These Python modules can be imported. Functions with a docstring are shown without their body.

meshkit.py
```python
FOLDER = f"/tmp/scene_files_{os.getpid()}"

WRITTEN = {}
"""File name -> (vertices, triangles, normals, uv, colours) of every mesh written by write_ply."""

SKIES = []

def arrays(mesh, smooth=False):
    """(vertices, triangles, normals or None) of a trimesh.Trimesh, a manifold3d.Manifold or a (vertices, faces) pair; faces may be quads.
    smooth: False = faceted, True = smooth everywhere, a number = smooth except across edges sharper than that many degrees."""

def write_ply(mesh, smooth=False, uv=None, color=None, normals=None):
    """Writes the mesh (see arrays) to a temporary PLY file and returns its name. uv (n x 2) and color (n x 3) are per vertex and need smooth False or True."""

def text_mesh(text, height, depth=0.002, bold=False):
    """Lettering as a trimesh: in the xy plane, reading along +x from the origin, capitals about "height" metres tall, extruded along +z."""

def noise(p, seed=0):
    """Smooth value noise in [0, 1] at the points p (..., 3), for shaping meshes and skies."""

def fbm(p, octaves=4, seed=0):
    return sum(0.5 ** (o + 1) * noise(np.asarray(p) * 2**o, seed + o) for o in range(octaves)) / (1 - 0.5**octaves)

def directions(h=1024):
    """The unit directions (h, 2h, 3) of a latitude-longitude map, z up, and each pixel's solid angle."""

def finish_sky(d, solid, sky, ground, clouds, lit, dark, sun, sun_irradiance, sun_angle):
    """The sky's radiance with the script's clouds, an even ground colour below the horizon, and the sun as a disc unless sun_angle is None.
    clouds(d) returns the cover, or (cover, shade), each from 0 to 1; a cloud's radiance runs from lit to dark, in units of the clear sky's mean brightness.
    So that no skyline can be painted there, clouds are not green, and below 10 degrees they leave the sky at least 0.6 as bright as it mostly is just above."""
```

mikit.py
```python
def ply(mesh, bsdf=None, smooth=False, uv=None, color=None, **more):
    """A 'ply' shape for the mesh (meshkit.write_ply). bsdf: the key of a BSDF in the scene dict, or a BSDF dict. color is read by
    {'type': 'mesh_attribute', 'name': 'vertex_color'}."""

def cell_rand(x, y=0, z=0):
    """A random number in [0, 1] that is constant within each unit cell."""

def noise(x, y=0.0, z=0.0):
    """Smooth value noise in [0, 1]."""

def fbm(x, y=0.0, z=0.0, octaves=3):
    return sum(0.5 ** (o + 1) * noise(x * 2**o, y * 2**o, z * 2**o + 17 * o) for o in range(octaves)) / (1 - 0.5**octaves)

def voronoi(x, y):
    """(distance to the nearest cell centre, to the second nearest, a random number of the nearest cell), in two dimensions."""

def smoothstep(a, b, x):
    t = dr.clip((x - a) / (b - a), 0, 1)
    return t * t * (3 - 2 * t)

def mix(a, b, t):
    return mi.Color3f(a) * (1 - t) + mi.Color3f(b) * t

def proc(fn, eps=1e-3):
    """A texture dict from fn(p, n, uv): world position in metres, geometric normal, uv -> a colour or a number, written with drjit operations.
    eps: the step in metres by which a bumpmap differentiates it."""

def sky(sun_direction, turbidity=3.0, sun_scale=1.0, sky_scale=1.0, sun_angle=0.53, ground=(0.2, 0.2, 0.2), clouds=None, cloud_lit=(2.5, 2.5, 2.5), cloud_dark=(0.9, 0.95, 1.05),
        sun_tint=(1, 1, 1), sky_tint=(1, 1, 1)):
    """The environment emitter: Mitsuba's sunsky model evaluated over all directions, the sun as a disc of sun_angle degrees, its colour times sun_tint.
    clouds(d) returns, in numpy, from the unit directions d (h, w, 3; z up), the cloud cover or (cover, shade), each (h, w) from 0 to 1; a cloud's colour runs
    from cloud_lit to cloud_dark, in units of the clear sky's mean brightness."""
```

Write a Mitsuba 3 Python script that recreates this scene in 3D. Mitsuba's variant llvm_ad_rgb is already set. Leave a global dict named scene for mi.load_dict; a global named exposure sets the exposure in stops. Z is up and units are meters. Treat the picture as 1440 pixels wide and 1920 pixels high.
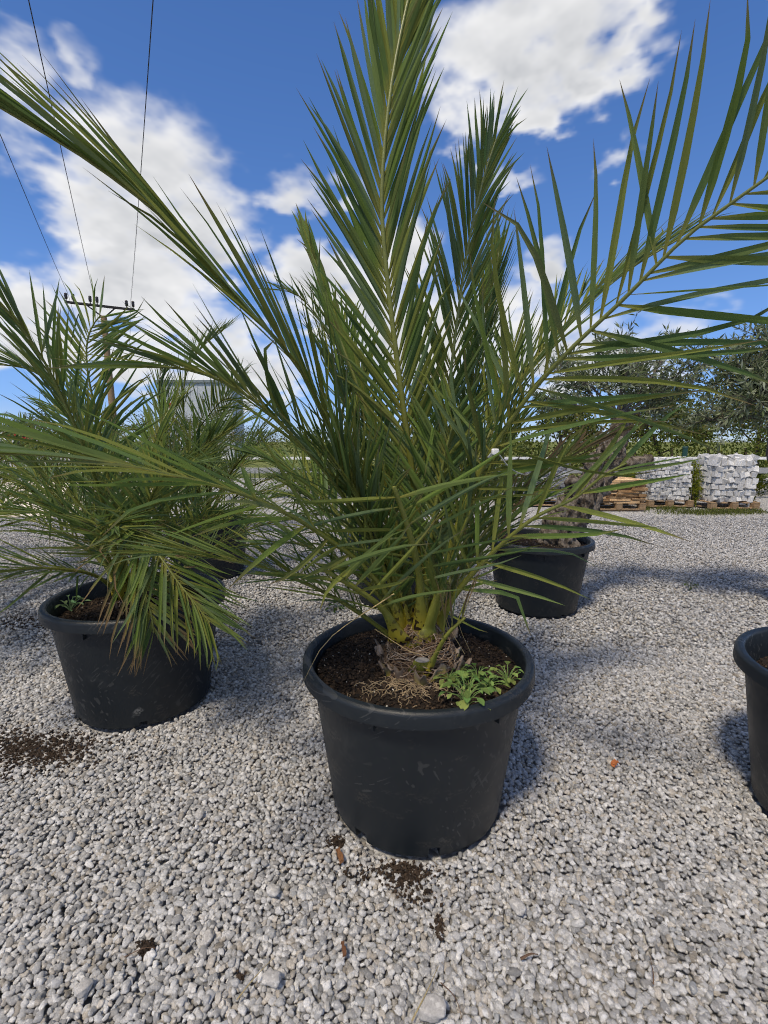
import math
import numpy as np, trimesh, manifold3d as m3
import drjit as dr
import mitsuba as mi
import mikit, meshkit
from mikit import proc, noise, fbm, voronoi, smoothstep, mix, cell_rand

T = mi.ScalarTransform4f
scene, labels = {}, {}
rng = np.random.default_rng(7)
PI = math.pi

# ---------------------------------------------------------------- camera, light, exposure
TILT, EYE = 0.146, 1.25
scene["camera"] = dict(type="perspective", fov=2 * math.degrees(math.atan(720 / 896)), fov_axis="x", near_clip=0.02, far_clip=3000.0,
                       to_world=T().look_at(origin=[0, 0, EYE], target=[0, math.cos(TILT), EYE - math.sin(TILT)], up=[0, 0, 1]))
SUN = (-0.27, -0.46, 0.85)
exposure = 2.17

# clouds: azimuth (to the right of +y), elevation, half widths in degrees, weight
CLOUDS = [(-25.7, 24.4, 8.1, 4.5, 1.00), (-22.0, 21.2, 6.6, 4.0, 1.00), (-27.4, 20.4, 4.4, 5.2, 1.00), (-25.9, 15.1, 6.4, 3.9, 1.00), (-28.6, 26.9, 2.7, 1.7, 0.75), (-33.7, 29.4, 2.8, 2.7, 0.60), (-29.8, 31.5, 1.9, 1.8, 0.42), (-34.6, 24.4, 2.0, 1.5, 0.30), (-35.8, 11.9, 3.4, 2.7, 1.00), (-35.3, 8.8, 4.9, 2.4, 1.00), (-20.5, 11.7, 7.0, 2.6, 0.90), (-18.0, 7.4, 8.4, 3.4, 0.90), (-25.4, 7.6, 6.1, 2.7, 0.90), (-10.2, 25.1, 3.4, 2.0, 0.60), (-7.1, 24.2, 1.7, 1.4, 0.40), (-7.8, 18.1, 5.3, 2.5, 0.95), (-3.6, 15.1, 6.6, 3.8, 1.00), (2.4, 19.8, 3.6, 3.0, 0.90), (-4.1, 25.8, 2.3, 1.7, 0.45), (12.8, 34.1, 7.0, 3.7, 1.00), (19.5, 34.5, 7.0, 3.6, 1.00), (9.1, 31.2, 3.9, 2.6, 0.75), (15.7, 31.3, 4.8, 2.0, 0.90), (22.8, 35.8, 5.2, 1.8, 0.90), (14.3, 26.0, 2.5, 1.1, 0.45), (24.4, 26.1, 2.2, 1.2, 0.40), (17.4, 18.5, 2.7, 1.9, 0.70), (13.7, 14.7, 4.6, 3.2, 0.80), (16.7, 10.3, 8.4, 3.3, 0.95), (29.0, 11.4, 3.7, 1.5, 0.55), (32.9, 13.3, 2.6, 1.4, 0.35), (23.9, 7.7, 6.7, 2.7, 0.85), (4.9, 11.2, 9.7, 4.5, 0.95), (15.4, 35.8, 5.2, 3.8, 0.90)]


def clouds(d):
    az = np.degrees(np.arctan2(d[..., 0], d[..., 1]))
    el = np.degrees(np.arcsin(np.clip(d[..., 2], -1, 1)))
    q = np.stack([d[..., 0], d[..., 1], d[..., 2] * 1.6], -1)
    n1 = meshkit.fbm(q * 9 + 3.1, 6, 5) - 0.5
    n2 = meshkit.fbm(q * 28 + 9.7, 4, 11) - 0.5
    dens = np.zeros(az.shape)
    for a, e, ra, re, w in CLOUDS:
        r2 = ((az - a + n1 * 5) / ra) ** 2 + ((el - e + n2 * 5) / re) ** 2
        dens = np.maximum(dens, w * np.exp(-0.55 * r2 ** 1.4))
    field = np.clip(meshkit.fbm(q * 3.2 + 21, 5, 2) * 2.4 - 0.85, 0, 1)
    near = np.clip((62 - np.abs(az)) / 14, 0, 1) * np.clip((50 - el) / 8, 0, 1)
    dens = dens * near + field * (1 - near)
    billow = 1 - np.abs(2 * meshkit.fbm(q * 13 + 5, 5, 17) - 1) * 2.2
    dens = dens + (0.75 * n1 + 0.7 * n2 + 0.3 * (billow - 0.55)) * np.clip(dens * 3, 0, 1)
    dens = np.maximum(dens, 0.55 * np.clip(1 - el / 9, 0, 1) + 0.3 * n1)
    t = np.clip((dens - 0.2) / 0.72, 0, 1)
    cover = t * t * (3 - 2 * t) * 0.97
    u = np.clip((dens - 0.5) / 0.6, 0, 1)
    shade = np.clip(0.0 + 0.6 * u + 1.3 * (meshkit.fbm(q * 8 + 40, 5, 9) - 0.5) - 0.35 * (billow - 0.5), 0, 1)
    return cover, shade


scene["sky"] = mikit.sky(SUN, turbidity=2.6, sun_scale=0.5, sun_angle=8.5, clouds=clouds, cloud_lit=(3.0, 2.98, 2.96), cloud_dark=(1.35, 1.42, 1.52), sky_tint=(0.53, 0.67, 0.89), sun_tint=(0.97, 1.0, 1.02))


# ---------------------------------------------------------------- helpers
def numbered(name):
    used = [k for k in (*scene, *labels) if k == name or k.startswith(name + "__") or k.startswith(name + "_0") or k.startswith(name + "_1")]
    if not used:
        return name
    i = 1
    heads = set(scene) | set(labels)
    while any(k == f"{name}_{i:03d}" or k.startswith(f"{name}_{i:03d}__") for k in heads):
        i += 1
    return f"{name}_{i:03d}"


def thing(name, label, cat=None, group=None, kind=None):
    key = numbered(name)
    labels[key] = {"label": label}
    if cat: labels[key]["category"] = cat
    if group: labels[key]["group"] = group
    if kind: labels[key]["kind"] = kind
    return key


COUNT = {}


def part(parent, name):
    k = f"{parent}__{name}"
    i = COUNT.get(k, 0)
    COUNT[k] = i + 1
    return k if i == 0 else f"{k}_{i:03d}"


def stuff(key, label=None):
    labels[key] = {**labels.get(key, {}), "kind": "stuff"}
    if label: labels[key]["label"] = label


class MB:
    """collects pieces into one mesh with a colour (and uv) per vertex"""
    def __init__(self): self.v, self.f, self.c, self.uv, self.n = [], [], [], [], 0
    def add(self, mesh, col=(0.5, 0.5, 0.5), uv=None):
        v, f = (np.asarray(mesh.vertices), np.asarray(mesh.faces)) if hasattr(mesh, "vertices") else mesh
        f = np.asarray(f)
        if f.shape[1] == 4: f = np.vstack([f[:, [0, 1, 2]], f[:, [0, 2, 3]]])
        self.v.append(np.asarray(v, float)); self.f.append(f + self.n)
        c = np.asarray(col, float)
        self.c.append(np.tile(c, (len(v), 1)) if c.ndim == 1 else c)
        self.uv.append(np.zeros((len(v), 2)) if uv is None else (np.tile(np.asarray(uv, float), (len(v), 1)) if np.ndim(uv) == 1 else uv))
        self.n += len(v)
        return self
    def put(self, key, mat, smooth=False, uv=False):
        v, f, c = np.vstack(self.v), np.vstack(self.f), np.vstack(self.c)
        scene[key] = mikit.ply((v, f), mat, smooth=smooth, color=np.clip(c, 0, 1), uv=np.vstack(self.uv) if uv else None)
        return key


def put(key, mesh, mat, smooth=False, col=None, uv=None):
    v, f = (np.asarray(mesh.vertices), np.asarray(mesh.faces)) if hasattr(mesh, "vertices") else mesh
    c = None if col is None else (np.tile(np.asarray(col, float), (len(v), 1)) if np.ndim(col) == 1 else np.asarray(col, float))
    scene[key] = mikit.ply((v, f), mat, smooth=smooth, color=c, uv=uv)
    return key


def unit(a): return np.asarray(a, float) / max(np.linalg.norm(a), 1e-12)


def box(c, s, rot=None, jit=0.0, r=None):
    m = trimesh.creation.box(extents=s)
    v = np.array(m.vertices)
    if jit: v = v + (r or rng).uniform(-jit, jit, v.shape) * np.array(s)
    if rot is not None: v = v @ np.asarray(rot).T
    return v + np.asarray(c, float), np.array(m.faces)


def rotz(a): return np.array([[math.cos(a), -math.sin(a), 0], [math.sin(a), math.cos(a), 0], [0, 0, 1]])


def rot_any(r, amt=PI):
    return trimesh.transformations.rotation_matrix(r.uniform(-amt, amt), r.normal(size=3))[:3, :3]


def spline(p, n):
    p = np.asarray(p, float)
    q = np.vstack([2 * p[0] - p[1], p, 2 * p[-1] - p[-2]])
    seg = np.linalg.norm(np.diff(p, axis=0), axis=1)
    cum = np.concatenate([[0], np.cumsum(seg)])
    out = []
    for s in np.linspace(0, cum[-1], n):
        i = min(np.searchsorted(cum, s, side="right") - 1, len(seg) - 1)
        t = (s - cum[i]) / seg[i]
        a, b, c, d = q[i:i + 4]
        out.append(0.5 * (2 * b + (c - a) * t + (2 * a - 5 * b + 4 * c - d) * t * t + (3 * b - a - 3 * c + d) * t ** 3))
    return np.array(out)


def tube(path, rad, n=8, ref=None, flat=1.0, cap=True):
    """tube along a path, radius per station; flat: thickness / width across the frame given by ref"""
    path = np.asarray(path, float)
    rad = np.broadcast_to(np.asarray(rad, float), len(path))
    flat = np.broadcast_to(np.asarray(flat, float), len(path))
    tan = np.gradient(path, axis=0)
    tan /= np.linalg.norm(tan, axis=1, keepdims=True) + 1e-12
    if ref is None:
        ref = np.array([0, 0, 1.0]) if abs(tan[:, 2]).mean() < 0.8 else np.array([1.0, 0, 0])
    ref = np.broadcast_to(np.asarray(ref, float), path.shape)
    b = np.cross(tan, ref); b /= np.linalg.norm(b, axis=1, keepdims=True) + 1e-12
    c = np.cross(b, tan)
    a = np.arange(n) * 2 * PI / n
    v = path[:, None] + (np.cos(a)[None, :, None] * b[:, None] + np.sin(a)[None, :, None] * c[:, None] * flat[:, None, None]) * rad[:, None, None]
    k = len(path)
    i, j = np.meshgrid(np.arange(k - 1), np.arange(n), indexing="ij")
    j2 = (j + 1) % n
    f = np.stack([i * n + j, i * n + j2, (i + 1) * n + j2, (i + 1) * n + j], -1).reshape(-1, 4)
    f = np.vstack([f[:, [0, 1, 2]], f[:, [0, 2, 3]]])
    v = v.reshape(-1, 3)
    if cap:
        v = np.vstack([v, path[:1], path[-1:]])
        q = np.arange(n)
        f = np.vstack([f, np.stack([(q + 1) % n, q, q * 0 + k * n], 1), np.stack([(k - 1) * n + q, (k - 1) * n + (q + 1) % n, q * 0 + k * n + 1], 1)])
    return v, f


# ---------------------------------------------------------------- materials
VC = {"type": "mesh_attribute", "name": "vertex_color"}


def principled(**k): return {"type": "twosided", "bsdf": {"type": "principled", **k}}


scene["mat_leaf"] = {"type": "principledthin", "base_color": VC, "roughness": 0.33, "diff_trans": 0.85, "eta": 1.5, "spec_trans": 0.0}
scene["mat_thin"] = {"type": "principledthin", "base_color": VC, "roughness": 0.6, "diff_trans": 0.7, "eta": 1.4, "spec_trans": 0.0}
scene["mat_matte"] = principled(base_color=VC, roughness=0.85, specular=0.3)
scene["mat_gloss"] = principled(base_color=VC, roughness=0.35, specular=0.5)
scene["mat_metal"] = principled(base_color=VC, roughness=0.45, metallic=0.8)


def rachis_col(p, n, uv):
    s = uv.x
    c = mix([0.27, 0.22, 0.02], [0.15, 0.16, 0.028], smoothstep(0.03, 0.13, s))
    c = mix(c, [0.14, 0.16, 0.035], smoothstep(0.3, 0.8, s))
    spot = smoothstep(0.60, 0.66, noise(p.x * 110, p.y * 110, p.z * 75)) * (1 - smoothstep(0.05, 0.14, s)) * smoothstep(0.3, 0.6, noise(p.x * 20, p.y * 20, p.z * 20 + 5) + 0.15)
    return mix(c, [0.02, 0.012, 0.006], spot) * (0.85 + 0.3 * noise(p.x * 60, p.y * 60, p.z * 25))


scene["mat_rachis"] = principled(base_color=proc(rachis_col), roughness=0.42, specular=0.5)


def pebble_col(p, n, uv):
    t, h = uv.x, uv.y
    c = mix([0.17, 0.17, 0.17], [0.55, 0.55, 0.55], t)
    c = mix(c, mix([0.21, 0.19, 0.16], [0.47, 0.44, 0.40], t), smoothstep(0.7, 0.95, h))
    c = mix(c, [0.27, 0.28, 0.29], smoothstep(0.1, 0.0, h))
    g = fbm(p.x * 260, p.y * 260, p.z * 260)
    vein = smoothstep(0.56, 0.72, fbm(p.x * 120 + 7, p.y * 120, p.z * 120))
    return mix(c * (0.72 + 0.55 * g), mi.Color3f(0.66, 0.65, 0.63), 0.5 * vein)


scene["mat_pebble"] = principled(base_color=proc(pebble_col), roughness=0.8, specular=0.35)


def gravel_h(p):
    a, b, r = voronoi(p.x * 52, p.y * 52)
    return dr.minimum(b - a, 0.45)


def ground_col(p, n, uv):
    a, b, r = voronoi(p.x * 52, p.y * 52)
    c = mix([0.15, 0.15, 0.15], [0.45, 0.45, 0.445], r)
    c = mix(c, [0.36, 0.31, 0.25], 0.5 * smoothstep(0.8, 1.0, cell_rand(r * 97, 3)))
    c = c * (0.8 + 0.4 * noise(p.x * 230, p.y * 230)) * (0.9 + 0.2 * fbm(p.x * 0.9, p.y * 0.9))
    return c


scene["mat_ground"] = {"type": "twosided", "bsdf": {"type": "bumpmap", "bump": proc(lambda p, n, uv: gravel_h(p), eps=2e-3), "scale": 0.012,
                       "bsdf": {"type": "principled", "base_color": proc(ground_col), "roughness": 0.85, "specular": 0.3}}}


def pot_col(p, n, uv):
    dust = smoothstep(0.5, 0.78, fbm(p.x * 5, p.y * 5, p.z * 9, 4)) * smoothstep(0.35, 0.75, fbm(p.x * 60, p.y * 60, p.z * 30))
    a = p.x * 1.4 + p.y * 0.7
    scr = smoothstep(0.8, 0.85, noise(a * 9 + p.z * 30, p.z * 160 - a * 110)) * smoothstep(0.5, 0.7, noise(a * 6, p.z * 8)) + smoothstep(0.82, 0.87, noise(a * 60 + p.z * 50, p.z * 40 - a * 20 + 9)) * smoothstep(0.5, 0.7, noise(a * 5 + 3, p.z * 7))
    mud = smoothstep(0.6, 0.75, fbm(p.x * 13, p.y * 13, p.z * 17 + 4)) * smoothstep(0.4, 0.7, fbm(p.x * 150, p.y * 150, p.z * 150))
    c = mix([0.0085, 0.0125, 0.0165], [0.046, 0.05, 0.052], 0.26 * dust)
    c = mix(c, [0.13, 0.13, 0.125], 0.2 * dr.minimum(scr, 1))
    c = mix(c, [0.085, 0.072, 0.055], 0.28 * mud)
    lime = smoothstep(0.03, 0.012, dr.sqrt(dr.square(p.x + 1.08) + dr.square((p.z - 0.08) * 1.3 - (p.x + 1.08) * 0.6) + dr.square(p.y - 1.947)) + 0.03 * (fbm(p.x * 70, p.y * 70, p.z * 70) - 0.5))
    return mix(c, [0.24, 0.24, 0.23], 0.5 * lime * smoothstep(0.3, 0.6, fbm(p.x * 160, p.y * 160, p.z * 160)))


def pot_rough(p, n, uv):
    return 0.33 + 0.25 * fbm(p.x * 9, p.y * 9, p.z * 14)


scene["mat_pot"] = {"type": "twosided", "bsdf": {"type": "bumpmap", "bump": proc(lambda p, n, uv: noise(p.x * 420, p.y * 420, p.z * 420), eps=8e-4), "scale": 0.0006,
                    "bsdf": {"type": "principled", "base_color": proc(pot_col), "roughness": proc(pot_rough), "specular": 0.45}}}


def bark_col(p, n, uv):
    g = fbm(p.x * 42, p.y * 42, p.z * 16, 4)
    lich = smoothstep(0.56, 0.7, fbm(p.x * 50 + 3, p.y * 50, p.z * 30))
    return mix(mix([0.05, 0.04, 0.032], [0.2, 0.172, 0.145], smoothstep(0.3, 0.72, g)), [0.32, 0.3, 0.27], 0.35 * lich)


scene["mat_bark"] = {"type": "twosided", "bsdf": {"type": "bumpmap", "bump": proc(lambda p, n, uv: fbm(p.x * 55, p.y * 55, p.z * 18, 4), eps=1.5e-3), "scale": 0.03,
                     "bsdf": {"type": "principled", "base_color": proc(bark_col), "roughness": 0.9, "specular": 0.2}}}


def wood_col(p, n, uv):
    g = fbm(p.x * 3 + p.y * 2, p.y * 30, p.z * 60, 3)
    return mix([0.16, 0.10, 0.055], [0.36, 0.26, 0.16], g)


scene["mat_wood"] = principled(base_color=proc(wood_col), roughness=0.85, specular=0.2)


def stone_tex(lo, hi, f):
    def fn(p, n, uv):
        g = fbm(p.x * f, p.y * f, p.z * f, 4)
        s = noise(p.x * f * 7, p.y * f * 7, p.z * f * 7)
        return mix(lo, hi, smoothstep(0.25, 0.75, g * 0.6 + uv.x * 0.4)) * (0.8 + 0.35 * s)
    return principled(base_color=proc(fn), roughness=0.85, specular=0.3)


scene["mat_granite"] = stone_tex([0.42, 0.42, 0.415], [0.66, 0.66, 0.65], 22)
scene["mat_sandstone"] = stone_tex([0.22, 0.125, 0.055], [0.52, 0.36, 0.20], 9)
scene["mat_slate"] = stone_tex([0.12, 0.125, 0.14], [0.42, 0.43, 0.45], 11)


def path_col(p, n, uv):
    return mix([0.44, 0.39, 0.32], [0.62, 0.56, 0.47], fbm(p.x * 3, p.y * 3)) * (0.85 + 0.3 * noise(p.x * 90, p.y * 90))


scene["mat_path"] = principled(base_color=proc(path_col), roughness=0.95, specular=0.1)
scene["mat_field"] = principled(base_color=proc(lambda p, n, uv: mix([0.05, 0.07, 0.02], [0.13, 0.14, 0.05], fbm(p.x * 0.5, p.y * 0.5, 0.0, 4))), roughness=0.95, specular=0.1)

# ---------------------------------------------------------------- the setting
def sheet(key, poly, z, mat, label, cell=None):
    poly = np.asarray(poly, float)
    v = np.column_stack([poly, np.full(len(poly), z)])
    f = np.array([[0, i, i + 1] for i in range(1, len(poly) - 1)])
    scene[key] = mikit.ply((v, f), mat)
    labels[key] = {"label": label, "kind": "structure"}


GZ, PZ = -0.024, -0.012
sheet("ground", [(-60, -12), (60, -12), (60, 17), (-60, 17)], GZ, "mat_ground", "pale grey gravel yard of the plant nursery")
sheet("field", [(-900, -900), (900, -900), (900, 1500), (-900, 1500)], GZ - 0.06, "mat_field", "green field beyond the yard")
sheet("path", [(-16, 8.2), (-5.6, 8.0), (-4.6, 11.5), (-6.5, 15.0), (-18, 15.5)], GZ + 0.004, "mat_path", "pale sandy track behind the left palms")

POT_R, POT_H, POT_B = 0.396, 0.53, 0.298
POTS = {"front": (0.116, 1.578), "left": (-1.185, 2.227), "olive": (1.179, 3.576), "right": (1.597, 1.425), "back": (0.10, 3.73), "rear": (-1.66, 4.45), "edge": (3.3, 3.35)}


def pebble_mesh(base, r, size):
    v, f = base
    k = len(size)
    b = np.sign(v) * np.abs(v) ** 0.8
    d = b[None] * (1 + r.normal(0, 0.15, (k, len(v), 1)))
    ax = np.stack([size * r.uniform(0.95, 1.45, k), size * r.uniform(0.75, 1.0, k), size * r.uniform(0.5, 0.8, k)], 1)
    d = d * ax[:, None]
    a = r.uniform(0, 2 * PI, k); tl = r.normal(0, 0.38, k); tm = r.normal(0, 0.38, k)
    ca, sa = np.cos(a), np.sin(a)
    x, y, z = d[..., 0], d[..., 1], d[..., 2]
    y, z = y * np.cos(tl)[:, None] - z * np.sin(tl)[:, None], y * np.sin(tl)[:, None] + z * np.cos(tl)[:, None]
    x, z = x * np.cos(tm)[:, None] - z * np.sin(tm)[:, None], x * np.sin(tm)[:, None] + z * np.cos(tm)[:, None]
    x, y = x * ca[:, None] - y * sa[:, None], x * sa[:, None] + y * ca[:, None]
    return np.stack([x, y, z], -1)


def icos(sub):
    m = trimesh.creation.icosphere(subdivisions=sub)
    return np.array(m.vertices), np.array(m.faces)


OCTA = (np.array([[1, 0, 0], [-1, 0, 0], [0, 1, 0], [0, -1, 0], [0, 0, 1], [0, 0, -1.0]]), np.array([[0, 2, 4], [2, 1, 4], [1, 3, 4], [3, 0, 4], [2, 0, 5], [1, 2, 5], [3, 1, 5], [0, 3, 5]]))


def bumps(x, y):
    return 0.011 * (meshkit.fbm(np.stack([x * 2.2, y * 2.2, x * 0], -1), 3, 3) - 0.5) * 2


def gravel(y0, y1, step, base, size, seed, fade=0.0):
    r = np.random.default_rng(seed)
    ys = np.arange(y0, y1, step)
    vs, fs, uvs, at = [], [], [], 0
    pts = []
    for y in ys:
        w = 0.83 * y + 0.34
        x = np.arange(-w, w, step)
        pts.append(np.stack([x, np.full(len(x), y)], 1))
    p = np.vstack(pts) + r.uniform(-0.46, 0.46, (sum(map(len, pts)), 2)) * step
    keep = r.random(len(p)) < np.clip((8.2 - p[:, 1]) / 2.6, 0, 1)
    for cx, cy in POTS.values():
        keep &= np.hypot(p[:, 0] - cx, p[:, 1] - cy) > POT_B + 0.004
    p = p[keep]
    k = len(p)
    s = size * np.exp(r.normal(0, 0.17, k))
    v = pebble_mesh(base, r, s)
    z = PZ + s * r.uniform(-0.1, 0.9, k) + np.maximum(bumps(p[:, 0], p[:, 1]), -0.004)
    v = v + np.column_stack([p, z])[:, None]
    f = base[1][None] + (np.arange(k) * len(base[0]))[:, None, None]
    uv = np.repeat(np.stack([np.clip(r.normal(0.5, 0.27, k), 0, 1), r.uniform(0, 1, k)], 1)[:, None], len(base[0]), 1)
    return v.reshape(-1, 3), f.reshape(-1, 3), uv.reshape(-1, 2)


for i, a in enumerate([(0.66, 1.22, 0.0128, icos(1), 0.0078, 1), (1.22, 2.8, 0.0131, icos(0), 0.0086, 2), (2.8, 8.2, 0.0185, OCTA, 0.0136, 3)]):
    v, f, uv = gravel(*a)
    scene[f"gravel__{i + 1:03d}"] = mikit.ply((v, f), "mat_pebble", smooth=True, uv=uv)
labels["gravel"] = {"label": "loose pale grey and white crushed gravel covering the yard", "category": "gravel", "kind": "stuff"}


# ---------------------------------------------------------------- plant pots
def pot(where, label, slots=(), tabs=(), rot=0.0, group=None):
    cx, cy = POTS[where]
    R, H, B = POT_R, POT_H, POT_B
    pr = [(0, 0.004), (B - 0.012, 0.0), (B - 0.002, 0.004), (B + 0.002, 0.014), (0.312, 0.115), (0.3135, 0.12), (0.362, H - 0.054), (0.388, H - 0.052), (R - 0.001, H - 0.049), (R, H - 0.045),
          (R - 0.001, H - 0.014), (R - 0.004, H - 0.006), (R - 0.010, H - 0.001), (R - 0.015, H), (R - 0.026, H - 0.001), (R - 0.031, H - 0.005), (R - 0.034, H - 0.012), (R - 0.037, H - 0.03), (0.345, H - 0.09), (B - 0.008, 0.03), (0, 0.03)]
    man = m3.Manifold.revolve(m3.CrossSection([np.array(pr)]), 128)
    for a, w, h in slots:
        b = m3.Manifold.cube([0.09, w, h], True).translate([B + 0.005, 0, h / 2 - 0.012]).rotate([0, 0, math.degrees(a)])
        man = man - b
    key = thing("plant_pot", label, "plant pot", group)
    m = man.to_mesh()
    v = np.array(m.vert_properties)[:, :3]
    rr = np.random.default_rng(5)
    a = np.arctan2(v[:, 1], v[:, 0])
    v[:, :2] *= (1 + 0.006 * np.sin(2 * a + rot) * (v[:, 2] / H) + 0.002 * np.sin(5 * a + rot))[:, None]
    body = trimesh.Trimesh(v + [cx, cy, 0], np.array(m.tri_verts), process=False)
    scene[key + "__body"] = mikit.ply(body, "mat_pot", smooth=35)
    for a in tabs:
        c = np.array([0.363 * math.cos(a), 0.363 * math.sin(a), H - 0.067])
        t = box((0, 0, 0), (0.022, 0.006, 0.034))
        scene[part(key, "rib")] = mikit.ply((t[0] @ rotz(a).T + c + [cx, cy, 0], t[1]), "mat_pot")
    return key


def az_to(cx, cy, px, py): return math.atan2(py - cy, px - cx)


pf = POTS["front"]
pot("front", "large round black plastic pot in the foreground holding the big green palm", slots=[(-1.45, 0.035, 0.05), (-2.25, 0.045, 0.05), (-0.4, 0.04, 0.05)], tabs=[-1.98, -0.95, -3.2, 0.3])
pot("left", "large black plastic pot at left with scuffed side, under the drooping palm fronds", slots=[(-1.15, 0.03, 0.04), (-2.2, 0.03, 0.04)], tabs=[-1.7, -0.6], rot=1.2)
pot("olive", "black plastic pot on the gravel holding the gnarled olive trunk", slots=[(-1.2, 0.022, 0.03)], tabs=[-1.75, -0.9, -2.6], rot=2.0)
pot("right", "black plastic pot cut off by the right edge of the picture", tabs=[-2.9], rot=0.5)
pot("back", "black pot mostly hidden behind the front palm's pot", rot=0.9)
pot("rear", "black pot in deep shade behind the left palm, its right side showing", rot=0.2)
pot("edge", "black pot under the right hand olive tree, beyond the right edge", rot=0.7)


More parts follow.
